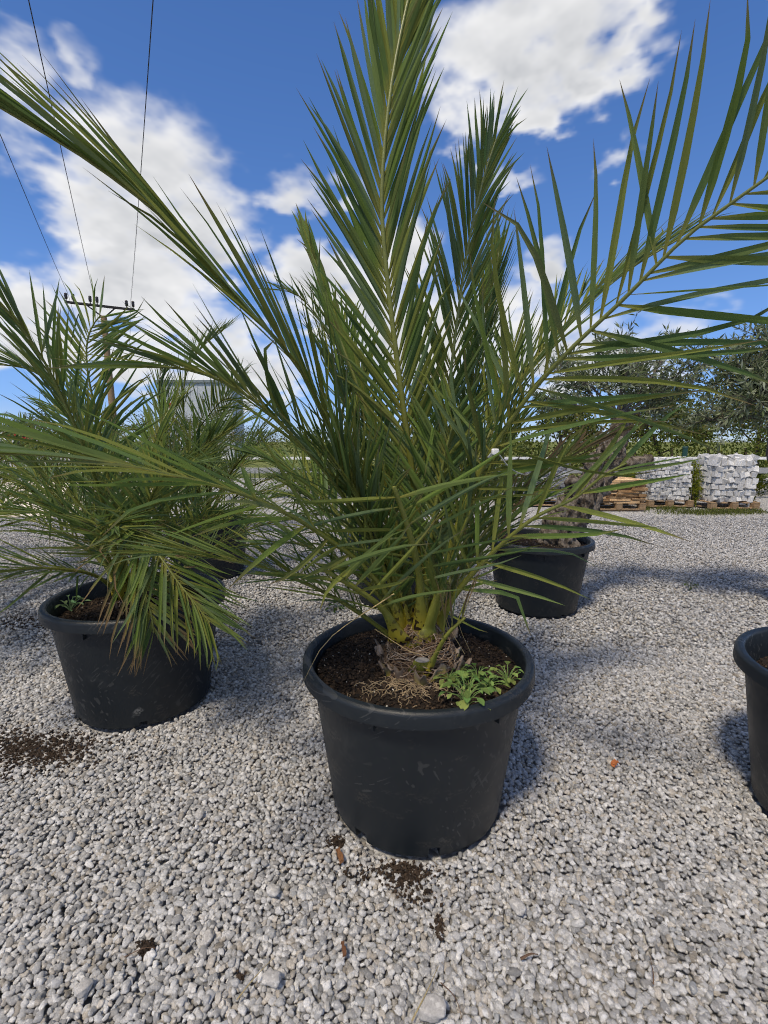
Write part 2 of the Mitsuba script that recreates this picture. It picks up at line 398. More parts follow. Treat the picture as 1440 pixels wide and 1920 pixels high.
def soil(where, depth, label, seed, mound=0.02, crumbs=5000, perlite=0.03):
    cx, cy = POTS[where]
    r = np.random.default_rng(seed)
    z0 = POT_H - depth
    rad = 0.298 + (0.345 - 0.298) * (z0 - 0.03) / (POT_H - 0.12) - 0.004
    rings, seg = 26, 72
    vv = [[0, 0, z0 + mound]]
    for i in range(1, rings + 1):
        q = i / rings * rad
        for j in range(seg):
            vv.append([q * math.cos(2 * PI * j / seg), q * math.sin(2 * PI * j / seg), z0])
    vv = np.array(vv)
    d = np.hypot(vv[:, 0], vv[:, 1]) / rad
    top = lambda x, y: z0 + mound * np.cos(np.clip(np.hypot(x, y) / rad, 0, 1) * PI / 2) + 0.02 * (meshkit.fbm(np.stack([x * 9, y * 9, x * 0 + seed], -1), 4, seed) - 0.5)
    vv[:, 2] = top(vv[:, 0], vv[:, 1]) - 0.004
    ff = [[0, 1 + j, 1 + (j + 1) % seg] for j in range(seg)]
    for i in range(rings - 1):
        for j in range(seg):
            a, b = 1 + i * seg + j, 1 + i * seg + (j + 1) % seg
            ff += [[a, a + seg, b + seg], [a, b + seg, b]]
    n0 = len(vv)
    low = np.array([[(POT_B - 0.01) * math.cos(2 * PI * j / seg), (POT_B - 0.01) * math.sin(2 * PI * j / seg), 0.031] for j in range(seg)])
    o = 1 + (rings - 1) * seg
    for j in range(seg):
        a, b = o + j, o + (j + 1) % seg
        ff += [[a, n0 + j, n0 + (j + 1) % seg], [a, n0 + (j + 1) % seg, b]]
    mb = MB()
    mb.add((np.vstack([vv, low]) + [cx, cy, 0], np.array(ff)), (0.015, 0.0105, 0.008))
    base = OCTA
    k = crumbs
    q = rad * np.sqrt(r.uniform(0, 0.985, k)); a = r.uniform(0, 2 * PI, k)
    x, y = q * np.cos(a), q * np.sin(a)
    s = r.uniform(0.0018, 0.0062, k) * np.where(r.random(k) < 0.06, 1.9, 1)
    white = r.random(k) < perlite
    s = np.where(white, r.uniform(0.0016, 0.004, k), s)
    v = pebble_mesh(base, r, s) + np.stack([x + cx, y + cy, top(x, y) + s * 0.2], 1)[:, None]
    f = base[1][None] + (np.arange(k) * 6)[:, None, None]
    pal = np.array([[0.018, 0.012, 0.008], [0.032, 0.02, 0.012], [0.045, 0.029, 0.018], [0.01, 0.0075, 0.006], [0.08, 0.054, 0.034]])
    c = pal[r.choice(5, k, p=[0.35, 0.3, 0.17, 0.12, 0.06])]
    c[white] = (0.6, 0.58, 0.52)
    mb.add((v.reshape(-1, 3), f.reshape(-1, 3)), np.repeat(c, 6, 0))
    key = thing("potting_soil", label, "soil", kind="stuff")
    mb.put(key, "mat_matte")
    return lambda x, y: top(np.asarray(x - cx), np.asarray(y - cy))


front_top = soil("front", 0.052, "dark potting soil flecked with white in the front pot", 3, 0.03, 9000, 0.02)
left_top = soil("left", 0.085, "dark shaded soil inside the pot at left", 4, 0.03, 3500)
olive_top = soil("olive", 0.045, "reddish brown soil around the olive trunk in its pot", 5, 0.03, 3000)
soil("right", 0.1, "brown soil low inside the pot at the right edge", 6, 0.02, 2500)
soil("back", 0.08, "soil in the pot hidden behind the front palm", 7, 0.02, 200)
soil("rear", 0.08, "soil in the shaded pot behind the left palm", 8, 0.02, 200)
soil("edge", 0.08, "soil in the pot of the right hand olive tree", 9, 0.02, 200)


# ---------------------------------------------------------------- palms
def leaflet(mb, p0, d, nb, L, w, droop, curl, col, dry=0.0, nseg=5, fold=0.5, kink=None, hook=0.0):
    t = np.linspace(0, 1, nseg + 1)
    side = np.cross(d, nb); side /= np.linalg.norm(side) + 1e-9
    p = p0 + L * (d * t[:, None] + np.array([0, 0, -1.0]) * (droop * t ** 2)[:, None] + side * (curl * t ** 2 + hook * t ** 6)[:, None] + nb * (0.6 * hook * t ** 5)[:, None])
    if kink is not None:
        k0, kd = kink
        i = t > k0
        p[i] = p0 + L * d * k0 + L * (unit(d * 0.45 + np.array([0, 0, -kd])) * (t[i] - k0)[:, None])
    tan = np.gradient(p, axis=0); tan /= np.linalg.norm(tan, axis=1, keepdims=True) + 1e-9
    W = np.cross(tan, nb); W /= np.linalg.norm(W, axis=1, keepdims=True) + 1e-9
    N = np.cross(W, tan)
    pw = np.interp(t, [0, 0.05, 0.16, 0.4, 0.7, 0.9, 1], [0.3, 0.6, 0.95, 1, 0.72, 0.33, 0.02]) * w / 2
    cf, sf = math.cos(fold), math.sin(fold)
    l, r = p + (W * cf + N * sf) * pw[:, None], p + (-W * cf + N * sf) * pw[:, None]
    v = np.stack([l, p, r], 1).reshape(-1, 3)
    i = np.arange(nseg)[:, None] * 3
    f = np.concatenate([i + [0, 1, 4], i + [0, 4, 3], i + [1, 2, 5], i + [1, 5, 4]])
    c = np.tile(np.asarray(col, float), (nseg + 1, 1))
    c[0] = (0.30, 0.28, 0.07)
    mbv = np.interp(t, [0, 0.04, 0.15], [1, 0.6, 0])[:, None]
    c = c * (1 - 0.35 * mbv) + np.array([0.2, 0.2, 0.05]) * 0.35 * mbv
    if dry > 0:
        g = np.clip((t - (1 - dry)) / max(0.25 * dry, 0.04), 0, 1)[:, None]
        c = c * (1 - g) + np.array([0.21, 0.15, 0.085]) * g
    mb.add((v, f), np.repeat(c, 3, 0))


GREENS = np.array([[0.130, 0.192, 0.048], [0.155, 0.212, 0.068], [0.108, 0.168, 0.056], [0.195, 0.225, 0.056], [0.140, 0.198, 0.092]])


def frond(pts, r, L=0.36, n=40, a0=50, a1=20, v=0.25, w=0.019, s0=0.2, e=None, tw=0.0, cut=0, dry=0.12, rr=1.0, r_=None, nseg=5, tone=1.0, nv=None, an=5.0, ln=1.0, ap=0.8, hk=1.0):
    """(rachis vertices, faces, uv), list of leaflets (MB, size)"""
    K = 36
    P = spline(pts, K)
    tan = np.gradient(P, axis=0); tan /= np.linalg.norm(tan, axis=1, keepdims=True)
    h = P[-1] - P[0]
    E = np.array([*(e if e is not None else h[:2]), 0.0]); E = unit(E)
    B = np.cross(np.array([0, 0, 1.0]), E)
    B = B[None] - tan * (tan @ B)[:, None]; B /= np.linalg.norm(B, axis=1, keepdims=True)
    N = np.cross(tan, B)
    N *= -1 if (N @ (np.array([0, 0, 1.0]) - 0.6 * E)).mean() < 0 else 1
    if nv is not None:
        N = np.asarray(nv, float)[None] - tan * (tan @ np.asarray(nv, float))[:, None]
        N /= np.linalg.norm(N, axis=1, keepdims=True)
        B = np.cross(N, tan)
    a = math.radians(tw)
    B, N = B * math.cos(a) + N * math.sin(a), N * math.cos(a) - B * math.sin(a)
    S = np.linspace(0, 1, K)
    rad = np.interp(S, [0, 0.04, 0.1, 0.2, 0.5, 1], [0.055, 0.029, 0.0155, 0.0105, 0.0065, 0.0028]) * rr
    if cut: rad = np.interp(S, [0, 0.12, 0.3, 1], [0.055, 0.03, 0.0145, 0.0075]) * rr
    fl = np.interp(S, [0, 0.1, 0.25, 1], [0.32, 0.6, 0.8, 0.9])
    tv, tf = tube(P, rad, 8, ref=N, flat=fl)
    uv = np.zeros((len(tv), 2)); uv[:K * 8, 0] = np.repeat(S, 8); uv[-1, 0] = 1.0
    if cut: uv[:, 0] *= 0.45
    out = []
    length = np.linalg.norm(np.diff(P, axis=0), axis=1).sum()
    for side in (-1, 1):
        for i in range(n):
            q = (i + r.uniform(0.1, 0.9) * 0.9) / n
            s = s0 + (1 - s0) * (q if cut else q ** 0.92)
            x = s * (K - 1); j = min(int(x), K - 2); g = x - j
            lerp = lambda A: A[j] * (1 - g) + A[j + 1] * g
            p0, t_, b_, n_ = lerp(P), unit(lerp(tan)), unit(lerp(B)), unit(lerp(N))
            ang = math.radians(a0 + (a1 - a0) * q ** ap + r.normal(0, an))
            lift = v + ln * (r.normal(0, 0.22 if q < 0.6 else 0.12) + (0.35 * r.choice([-1, 1]) if q < 0.5 else 0))
            lat = side * b_ * math.cos(lift) + n_ * math.sin(lift)
            d = unit(t_ * math.cos(ang) + lat * math.sin(ang))
            nb = unit(n_ * 0.8 + t_ * -0.25 + lat * -0.3 + r.normal(0, 0.22, 3))
            nb = unit(nb - d * (nb @ d))
            pf = 1.0 if cut else np.interp(q, [0, 0.08, 0.25, 0.6, 0.85, 1], [0.45, 0.75, 1, 0.95, 0.72, 0.5])
            ll = L * pf * r.uniform(0.86, 1.08)
            ww = w * r.uniform(0.85, 1.1) * (1 if cut else np.interp(q, [0, 0.1, 0.8, 1], [0.6, 1, 0.95, 0.75]))
            col = GREENS[r.integers(len(GREENS))] * r.uniform(0.82, 1.16) * tone
            if r.random() < 0.06: col = col * 0.6 + np.array([0.14, 0.12, 0.03]) * 0.6
            dr_ = (dry * r.uniform(0.3, 1.3) if dry > 0.3 else (r.uniform(0.06, 0.22) if r.random() < dry * 4 else 0.0))
            kink = (r.uniform(0.35, 0.7), r.uniform(0.8, 1.6)) if (r.random() < 0.02 * hk and nseg > 4) else None
            hook = hk * (r.normal(0, 0.035) + (r.normal(0, 0.14) if r.random() < 0.18 else 0))
            mb = MB()
            leaflet(mb, p0 + d * 0.002, d, nb, ll, ww, r.uniform(0.0, 0.1), r.normal(0, 0.04), col, min(dr_, 0.9), nseg, r.uniform(0.25, 0.6), kink, hook)
            if r.random() < 0.02 and not cut: continue
            near = np.linalg.norm(p0 + d * ll * 0.5 - np.array([0, 0, EYE]))
            out.append((mb, ll * ww / near ** 2))
    return (tv, tf, uv), out


def arch(base, az, el, L, curve, n=8, sway=0.0):
    p = [np.asarray(base, float)]
    for i in range(n - 1):
        s = (i + 0.5) / (n - 1)
        t = math.radians(el) - math.radians(curve) * s ** 1.4
        a = math.radians(az) + sway * s
        p.append(p[-1] + L / (n - 1) * np.array([math.cos(t) * math.sin(a), math.cos(t) * math.cos(a), math.sin(t)]))
    return np.array(p)


def palm(name, label, fronds, seed, single=300, cat="palm"):
    """the palm's fronds; the leaflets that show largest are sub-parts, the others one part. single = 0: every frond is one piece"""
    r = np.random.default_rng(seed)
    key = thing(name, label, cat)
    allv = []
    for prm, pts in fronds:
        (tv, tf, uv), lf = frond(pts, r, **prm)
        fk = part(key, "frond")
        if single:
            scene[fk] = mikit.ply((tv, tf), "mat_rachis", smooth=True, uv=uv)
            allv += [(size, fk, mb) for mb, size in lf]
        else:
            mb = MB()
            g = np.array([0.15, 0.15, 0.035]) * (1 - uv[:, :1]) + np.array([0.09, 0.11, 0.03]) * uv[:, :1]
            mb.add((tv, tf), g)
            for m, _ in lf: mb.add((np.vstack(m.v), np.vstack(m.f)), np.vstack(m.c))
            mb.put(fk, "mat_leaf")
    if single:
        allv.sort(key=lambda x: -x[0])
        for size, fk, mb in allv[:single]: mb.put(part(fk, "leaflet"), "mat_leaf")
        rest = MB()
        for size, fk, mb in allv[single:]: rest.add((np.vstack(mb.v), np.vstack(mb.f)), np.vstack(mb.c))
        k = rest.put(key + "__foliage", "mat_leaf")
        stuff(k)
    return key


PALM_FRONDS = [
    (dict(L=0.45, n=92, a0=46, a1=7, ap=0.42, v=0.12, nv=(0.1, 1, 0.25), w=0.0175, s0=0.18, ln=0.35, an=2.2, hk=0.25), [(0.115, 1.580, 0.577), (0.129, 1.570, 0.856), (0.089, 1.530, 1.163), (0.040, 1.490, 1.486), (0.003, 1.470, 1.780), (-0.006, 1.460, 1.958), (0.018, 1.470, 2.206), (0.066, 1.500, 2.448), (0.118, 1.540, 2.647), (0.194, 1.600, 2.957)]),
    (dict(L=0.42, n=48, a0=42, a1=5, ap=0.4, v=0.2, an=3, hk=0.5, w=0.0175, s0=0.16, nv=(0.76, 0.04, 0.73)), [(0.094, 1.550, 0.600), (0.026, 1.500, 0.856), (-0.049, 1.440, 1.038), (-0.123, 1.380, 1.194), (-0.184, 1.300, 1.374), (-0.249, 1.220, 1.481), (-0.332, 1.120, 1.570), (-0.413, 1.020, 1.667), (-0.512, 0.930, 1.736), (-0.621, 0.860, 1.786), (-0.684, 0.820, 1.812)]),
    (dict(tone=1.2, L=0.38, n=24, a0=68, a1=6, ap=0.6, v=0.2, w=0.0185, s0=0.2, nv=(0, -0.5, 0.85)), [(0.068, 1.530, 0.608), (0.026, 1.480, 0.737), (-0.065, 1.410, 0.879), (-0.179, 1.310, 0.997), (-0.261, 1.220, 1.071), (-0.352, 1.120, 1.134), (-0.440, 1.010, 1.178), (-0.526, 0.910, 1.212), (-0.589, 0.830, 1.228), (-0.657, 0.760, 1.232)]),
    (dict(L=0.48, n=31, a0=58, a1=40, v=0.05, w=0.0165, s0=0.31, nv=(-0.48, -1, -0.1), ln=0.6, an=9, dry=0.25), [(0.153, 1.570, 0.601), (0.200, 1.520, 0.850), (0.254, 1.460, 1.068), (0.313, 1.380, 1.232), (0.376, 1.300, 1.360), (0.445, 1.200, 1.465), (0.529, 1.110, 1.562), (0.600, 1.030, 1.651), (0.659, 0.970, 1.698), (0.721, 0.910, 1.743)]),
    (dict(tone=1.2, L=0.36, n=12, a0=62, a1=16, v=0.2, w=0.0165, s0=0.12, nv=(-0.4, -1, 0.3)), [(0.165, 1.530, 0.589), (0.223, 1.480, 0.755), (0.322, 1.410, 0.912), (0.421, 1.330, 1.036), (0.507, 1.270, 1.099), (0.558, 1.220, 1.163), (0.602, 1.190, 1.198)]),
    (dict(L=0.36, n=7, a0=72, a1=80, v=0.05, w=0.0165, s0=0.35, cut=1, rr=0.85, nv=(0, 0.85, 0.45), ln=0.6, tone=1.15), [(0.123, 1.500, 0.611), (0.110, 1.420, 0.826), (0.073, 1.340, 0.991), (0.026, 1.270, 1.132)]),
    (dict(L=0.42, n=8, a0=58, a1=70, v=0.2, w=0.017, s0=0.3, cut=1, rr=0.8, nv=(0, 0.45, 0.9), ln=0.7, tone=1.2), [(0.052, 1.470, 0.615), (0.003, 1.420, 0.727), (-0.063, 1.360, 0.808), (-0.169, 1.260, 0.910)]),
    (dict(L=0.22, n=4, a0=25, a1=20, v=0.5, w=0.015, s0=0.8, cut=1, rr=1.5, e=(0.6, -1)), [(0.134, 1.500, 0.602), (0.153, 1.460, 0.700), (0.171, 1.420, 0.796)]),
    (dict(L=0.2, n=4, a0=50, a1=35, v=0.9, w=0.012, s0=0.55, cut=1, rr=0.62, dry=0.9, e=(1, -0.3)), [(0.137, 1.440, 0.517), (0.185, 1.370, 0.667), (0.237, 1.340, 0.740)]),
    (dict(L=0.46, n=58, a0=40, a1=10, ap=0.5, v=0.2, ln=0.5, an=2.5, hk=0.3, w=0.015, s0=0.25, e=(0.3, -1)), [(0.146, 1.620, 0.570), (0.181, 1.680, 0.926), (0.221, 1.750, 1.304), (0.255, 1.800, 1.609), (0.300, 1.840, 1.931), (0.354, 1.870, 2.175), (0.402, 1.890, 2.322)]),
    (dict(L=0.42, n=54, a0=35, a1=9, ap=0.5, ln=0.6, an=2.5, hk=0.4, v=0.3, w=0.0145, s0=0.25, e=(0.8, 0.6)), [(0.158, 1.640, 0.562), (0.223, 1.750, 0.912), (0.311, 1.880, 1.267), (0.387, 2.000, 1.608), (0.454, 2.100, 1.882), (0.487, 2.150, 2.056)]),
    (dict(L=0.34, n=40, a0=4, a1=2.5, v=0.3, w=0.024, s0=0.3, e=(-0.3, -1), an=1.5, tone=1.25), [(0.108, 1.610, 0.574), (0.028, 1.640, 1.028), (-0.055, 1.660, 1.337), (-0.144, 1.680, 1.585), (-0.201, 1.700, 1.762), (-0.241, 1.710, 1.874)]),
    (dict(L=0.4, n=56, a0=50, a1=25, an=3, hk=0.5, ln=0.6, v=0.3, w=0.0145, s0=0.22, e=(1, 0.2)), [(0.174, 1.610, 0.574), (0.244, 1.630, 0.935), (0.331, 1.660, 1.210), (0.487, 1.700, 1.483), (0.659, 1.720, 1.681), (0.831, 1.720, 1.827), (0.973, 1.700, 1.912)]),
    (dict(L=0.38, n=41, a0=55, a1=14, v=0.35, w=0.0165, s0=0.22), [(0.088, 1.560, 0.595), (0.018, 1.530, 0.811), (-0.068, 1.490, 0.980), (-0.175, 1.430, 1.161), (-0.284, 1.360, 1.292), (-0.354, 1.300, 1.364), (-0.430, 1.240, 1.410), (-0.501, 1.190, 1.426), (-0.553, 1.150, 1.422)]),
    (dict(L=0.4, n=48, a0=45, a1=22, v=0.3, w=0.0145, s0=0.25, e=(-0.7, 0.6)), [(0.112, 1.640, 0.562), (0.050, 1.760, 0.951), (-0.031, 1.880, 1.267), (-0.102, 1.970, 1.520), (-0.174, 2.030, 1.697), (-0.230, 2.060, 1.787)]),
    (dict(L=0.34, n=41, a0=40, a1=8, v=0.3, w=0.0145, s0=0.2, dry=0.75), [(0.175, 1.620, 0.560), (0.294, 1.730, 0.795), (0.467, 1.840, 0.990), (0.666, 1.930, 1.140), (0.832, 1.980, 1.229), (0.948, 2.000, 1.279)]),
    (dict(tone=1.2, L=0.32, n=39, a0=55, a1=25, v=0.3, w=0.0145, s0=0.2), [(0.099, 1.620, 0.560), (-0.040, 1.740, 0.792), (-0.209, 1.860, 0.998), (-0.391, 1.950, 1.139), (-0.554, 2.000, 1.202)]),
    (dict(tone=1.2, L=0.3, n=22, a0=60, a1=30, v=0.3, w=0.0145, s0=0.2), [(0.075, 1.530, 0.599), (-0.026, 1.490, 0.770), (-0.150, 1.460, 0.883), (-0.262, 1.440, 0.939), (-0.358, 1.430, 0.941)]),
    (dict(L=0.4, n=41, a0=50, a1=22, v=0.3, w=0.0155, s0=0.22, e=(-1, 0.2)), [(0.105, 1.600, 0.579), (0.022, 1.620, 0.919), (-0.072, 1.630, 1.211), (-0.142, 1.630, 1.405), (-0.193, 1.630, 1.508)]),
    (dict(L=0.39, n=39, a0=50, a1=22, v=0.3, w=0.0145, s0=0.22), [(0.163, 1.620, 0.570), (0.237, 1.660, 0.852), (0.327, 1.720, 1.114), (0.410, 1.780, 1.324), (0.465, 1.830, 1.501), (0.488, 1.860, 1.621)]),
    (dict(tone=1.2, L=0.3, n=28, a0=60, a1=25, v=0.3, w=0.0145, s0=0.22), [(0.165, 1.600, 0.569), (0.250, 1.660, 0.715), (0.363, 1.720, 0.858), (0.490, 1.770, 0.980), (0.586, 1.800, 1.036)]),
    (dict(L=0.3, n=29, a0=60, a1=25, v=0.3, w=0.0145, s0=0.22, e=(0, 1)), [(0.136, 1.660, 0.553), (0.170, 1.850, 0.764), (0.216, 2.020, 0.976), (0.262, 2.140, 1.128), (0.307, 2.220, 1.221)]),
    (dict(tone=1.2, L=0.3, n=34, a0=55, a1=25, v=0.3, w=0.0145, s0=0.22, e=(0.2, -1)), [(0.133, 1.550, 0.600), (0.140, 1.520, 0.814), (0.160, 1.490, 1.031), (0.187, 1.470, 1.215), (0.222, 1.450, 1.357)]),
    (dict(tone=1.2, L=0.3, n=29, a0=60, a1=28, v=0.3, w=0.0145, s0=0.22, e=(-1, -0.6)), [(0.091, 1.560, 0.595), (0.009, 1.500, 0.820), (-0.065, 1.450, 1.037), (-0.103, 1.420, 1.169), (-0.124, 1.400, 1.263)]),
]
LEFT_FRONDS = [
    (dict(tone=1.12, L=0.36, n=39, a0=50, a1=40, v=0.15, w=0.0138, s0=0.35, e=(0, -1)), [(-1.221, 2.200, 0.541), (-1.208, 2.150, 0.835), (-1.216, 2.100, 1.130), (-1.207, 2.050, 1.346), (-1.211, 2.020, 1.495), (-1.199, 2.000, 1.618), (-1.166, 1.990, 1.698), (-1.126, 1.990, 1.745)]),
    (dict(tone=1.12, L=0.36, n=46, a0=40, a1=10, v=0.3, w=0.0138, s0=0.25, tw=10), [(-1.242, 2.200, 0.541), (-1.242, 2.100, 0.965), (-1.226, 1.950, 1.268), (-1.231, 1.820, 1.500), (-1.240, 1.720, 1.629), (-1.252, 1.640, 1.691), (-1.297, 1.560, 1.751)]),
    (dict(tone=1.12, L=0.34, n=46, a0=45, a1=14, v=0.3, w=0.0138, s0=0.25, e=(-1, 0)), [(-1.258, 2.220, 0.534), (-1.302, 2.220, 0.924), (-1.346, 2.180, 1.270), (-1.414, 2.130, 1.464), (-1.484, 2.080, 1.546), (-1.577, 2.030, 1.563), (-1.668, 1.980, 1.543)]),
    (dict(tone=1.12, L=0.34, n=44, a0=60, a1=22, v=0.1, w=0.0138, s0=0.4, tw=0), [(-1.216, 2.180, 0.534), (-1.124, 2.000, 0.864), (-1.046, 1.900, 0.971), (-0.954, 1.820, 0.930), (-0.845, 1.760, 0.822), (-0.772, 1.730, 0.734), (-0.710, 1.710, 0.664), (-0.649, 1.700, 0.585)]),
    (dict(tone=1.12, L=0.3, n=39, a0=60, a1=25, v=0.1, w=0.0138, s0=0.4, dry=0.5), [(-1.208, 2.150, 0.536), (-1.141, 1.980, 0.799), (-1.066, 1.880, 0.855), (-0.989, 1.800, 0.798), (-0.926, 1.770, 0.694), (-0.890, 1.750, 0.601), (-0.881, 1.740, 0.528)]),
    (dict(tone=1.12, L=0.34, n=46, a0=50, a1=25, v=0.1, w=0.0138, s0=0.25), [(-1.261, 2.200, 0.528), (-1.305, 2.100, 0.648), (-1.364, 1.980, 0.711), (-1.446, 1.880, 0.742), (-1.553, 1.800, 0.734), (-1.639, 1.750, 0.686)]),
    (dict(tone=1.12, L=0.34, n=46, a0=50, a1=20, v=0.2, w=0.0138, s0=0.25), [(-1.252, 2.200, 0.541), (-1.261, 2.050, 0.807), (-1.302, 1.920, 0.946), (-1.355, 1.820, 0.982), (-1.423, 1.750, 0.983), (-1.502, 1.700, 0.951)]),
    (dict(tone=1.12, L=0.34, n=46, a0=50, a1=20, v=0.25, w=0.0138, s0=0.25), [(-1.183, 2.200, 0.541), (-1.024, 2.150, 0.860), (-0.867, 2.100, 1.107), (-0.736, 2.050, 1.246), (-0.616, 2.000, 1.311)]),
    (dict(tone=1.12, L=0.32, n=44, a0=55, a1=22, v=0.2, w=0.0138, s0=0.25), [(-1.165, 2.180, 0.542), (-0.984, 2.100, 0.747), (-0.812, 2.020, 0.895), (-0.682, 1.950, 0.952), (-0.580, 1.900, 0.949)]),
    (dict(tone=1.12, L=0.34, n=46, a0=45, a1=18, v=0.25, w=0.0138, s0=0.25, e=(0.3, 1)), [(-1.223, 2.250, 0.525), (-1.210, 2.350, 0.851), (-1.200, 2.450, 1.110), (-1.177, 2.550, 1.328), (-1.114, 2.620, 1.471)]),
    (dict(tone=1.12, L=0.34, n=46, a0=45, a1=18, v=0.25, w=0.0138, s0=0.25, e=(-0.6, 1)), [(-1.260, 2.270, 0.518), (-1.367, 2.400, 0.897), (-1.496, 2.500, 1.190), (-1.642, 2.580, 1.357), (-1.774, 2.620, 1.443)]),
    (dict(tone=1.12, L=0.32, n=44, a0=55, a1=22, v=0.2, w=0.0138, s0=0.25), [(-1.212, 2.160, 0.548), (-1.189, 2.000, 0.771), (-1.131, 1.880, 0.887), (-1.060, 1.800, 0.934), (-0.967, 1.740, 0.934)]),
    (dict(tone=1.12, L=0.32, n=44, a0=55, a1=22, v=0.2, w=0.0138, s0=0.25), [(-1.289, 2.250, 0.519), (-1.439, 2.300, 0.780), (-1.609, 2.350, 0.984), (-1.778, 2.380, 1.088), (-1.977, 2.400, 1.113)]),
    (dict(tone=1.12, L=0.33, n=44, a0=50, a1=22, v=0.2, w=0.0138, s0=0.25), [(-1.174, 2.160, 0.554), (-1.042, 2.000, 0.841), (-0.928, 1.900, 1.035), (-0.811, 1.820, 1.146), (-0.714, 1.760, 1.169)]),
]
MIDDLE_FRONDS = [
    (dict(L=0.3, n=54, a0=60, a1=35, v=0.2, w=0.014, s0=0.3, e=(-0.9, -0.3), dry=0.25), [(0.176, 3.400, 0.255), (0.074, 3.300, 0.765), (-0.071, 3.200, 1.279), (-0.218, 3.100, 1.643), (-0.368, 3.000, 1.941), (-0.496, 2.930, 2.088), (-0.608, 2.880, 2.108)]),
]
REAR_FRONDS = [
    (dict(L=0.36, n=50, a0=65, a1=30, v=0.1, w=0.016, s0=0.3, e=(0.8, -0.5), tw=-25), [(-1.576, 4.200, 0.391), (-1.676, 4.000, 0.933), (-1.587, 3.900, 1.208), (-1.312, 3.750, 1.494), (-1.178, 3.700, 1.574), (-1.009, 3.620, 1.498)]),
    (dict(L=0.4, n=50, a0=40, a1=14, v=0.3, w=0.016, s0=0.3, e=(0.8, 0.3)), [(-1.553, 4.200, 0.391), (-1.621, 4.100, 1.016), (-1.644, 4.000, 1.459), (-1.581, 3.950, 1.792), (-1.423, 3.900, 1.988), (-1.242, 3.850, 2.098)]),
    (dict(L=0.36, n=40, a0=40, a1=20, v=0.3, w=0.016, s0=0.3, e=(-0.2, -1)), [(-1.600, 4.200, 0.391), (-1.695, 4.100, 0.925), (-1.806, 4.000, 1.330), (-1.815, 3.950, 1.625), (-1.761, 3.900, 1.826)]),
]

r0 = np.random.default_rng(21)
fp = list(PALM_FRONDS)
pb = np.array([0.116, 1.6, 0.5])
for az, el, L, cv in [(130, 76, 0.85, 20), (-140, 74, 0.8, 25), (45, 55, 1.1, 50), (-50, 52, 1.1, 50), (-110, 45, 0.9, 40)]:
    fp.append((dict(L=0.33, n=34, a0=52, a1=20, v=0.3, w=0.014, s0=0.22), arch(pb + [0.03 * math.sin(math.radians(az)), 0.03 * math.cos(math.radians(az)), 0.02], az, el, L, cv, sway=r0.normal(0, 0.2))))
front_palm = palm("date_palm", "tall green date palm with spreading feathery fronds in the foreground pot", fp, 31)

lp = list(LEFT_FRONDS)
lb = np.array([-1.185, 2.24, 0.45])
for i in range(8):
    az = -105 + 210 * (i * 0.618 % 1)
    lp.append((dict(L=0.32, n=38, a0=55, a1=22, v=0.25, w=0.013, s0=0.24, dry=0.1), arch(lb, az, r0.uniform(38, 76), r0.uniform(0.8, 1.2), r0.uniform(40, 90), sway=r0.normal(0, 0.3))))
left_palm = palm("date_palm", "bushy date palm with drooping fronds in the black pot at left", lp, 32)

REAR = []
for (bx, by, bz, num, seed, pre) in [(0.10, 3.73, 0.5, 18, 41, MIDDLE_FRONDS), (-1.66, 4.45, 0.5, 15, 42, REAR_FRONDS), (-3.1, 3.3, 0.5, 22, 43, []), (-3.6, 5.2, 0.5, 18, 44, []), (-2.6, 6.6, 0.5, 16, 45, [])]:
    r0 = np.random.default_rng(seed)
    fr = list(pre)
    for i in range(num):
        az = i * 137.5 % 360
        el = r0.uniform(25, 80)
        fr.append((dict(L=0.33, n=38, a0=52, a1=20, v=0.25, w=0.014, s0=0.25, dry=0.12, nseg=4, tone=r0.uniform(0.85, 1.15)), arch([bx, by, bz], az, el, r0.uniform(0.9, 1.35) if bx > 0 else r0.uniform(1.0, 1.6), r0.uniform(25, 85), sway=r0.normal(0, 0.3))))
    REAR.append(fr)
palm("date_palm", "date palm hidden behind the foreground palm, one browned frond arching to the left", REAR[0], 51, 0)
palm("date_palm", "date palm behind the left pot with a frond arching over in a hook", REAR[1], 52, 0)
palm("date_palm", "date palm at the far left edge with pale green fronds reaching into view", REAR[2], 53, 0)
palm("date_palm", "date palm in the second row seen through the fronds at far left", REAR[3], 54, 0)
palm("date_palm", "furthest date palm behind the left group, beside the utility pole", REAR[4], 55, 0)


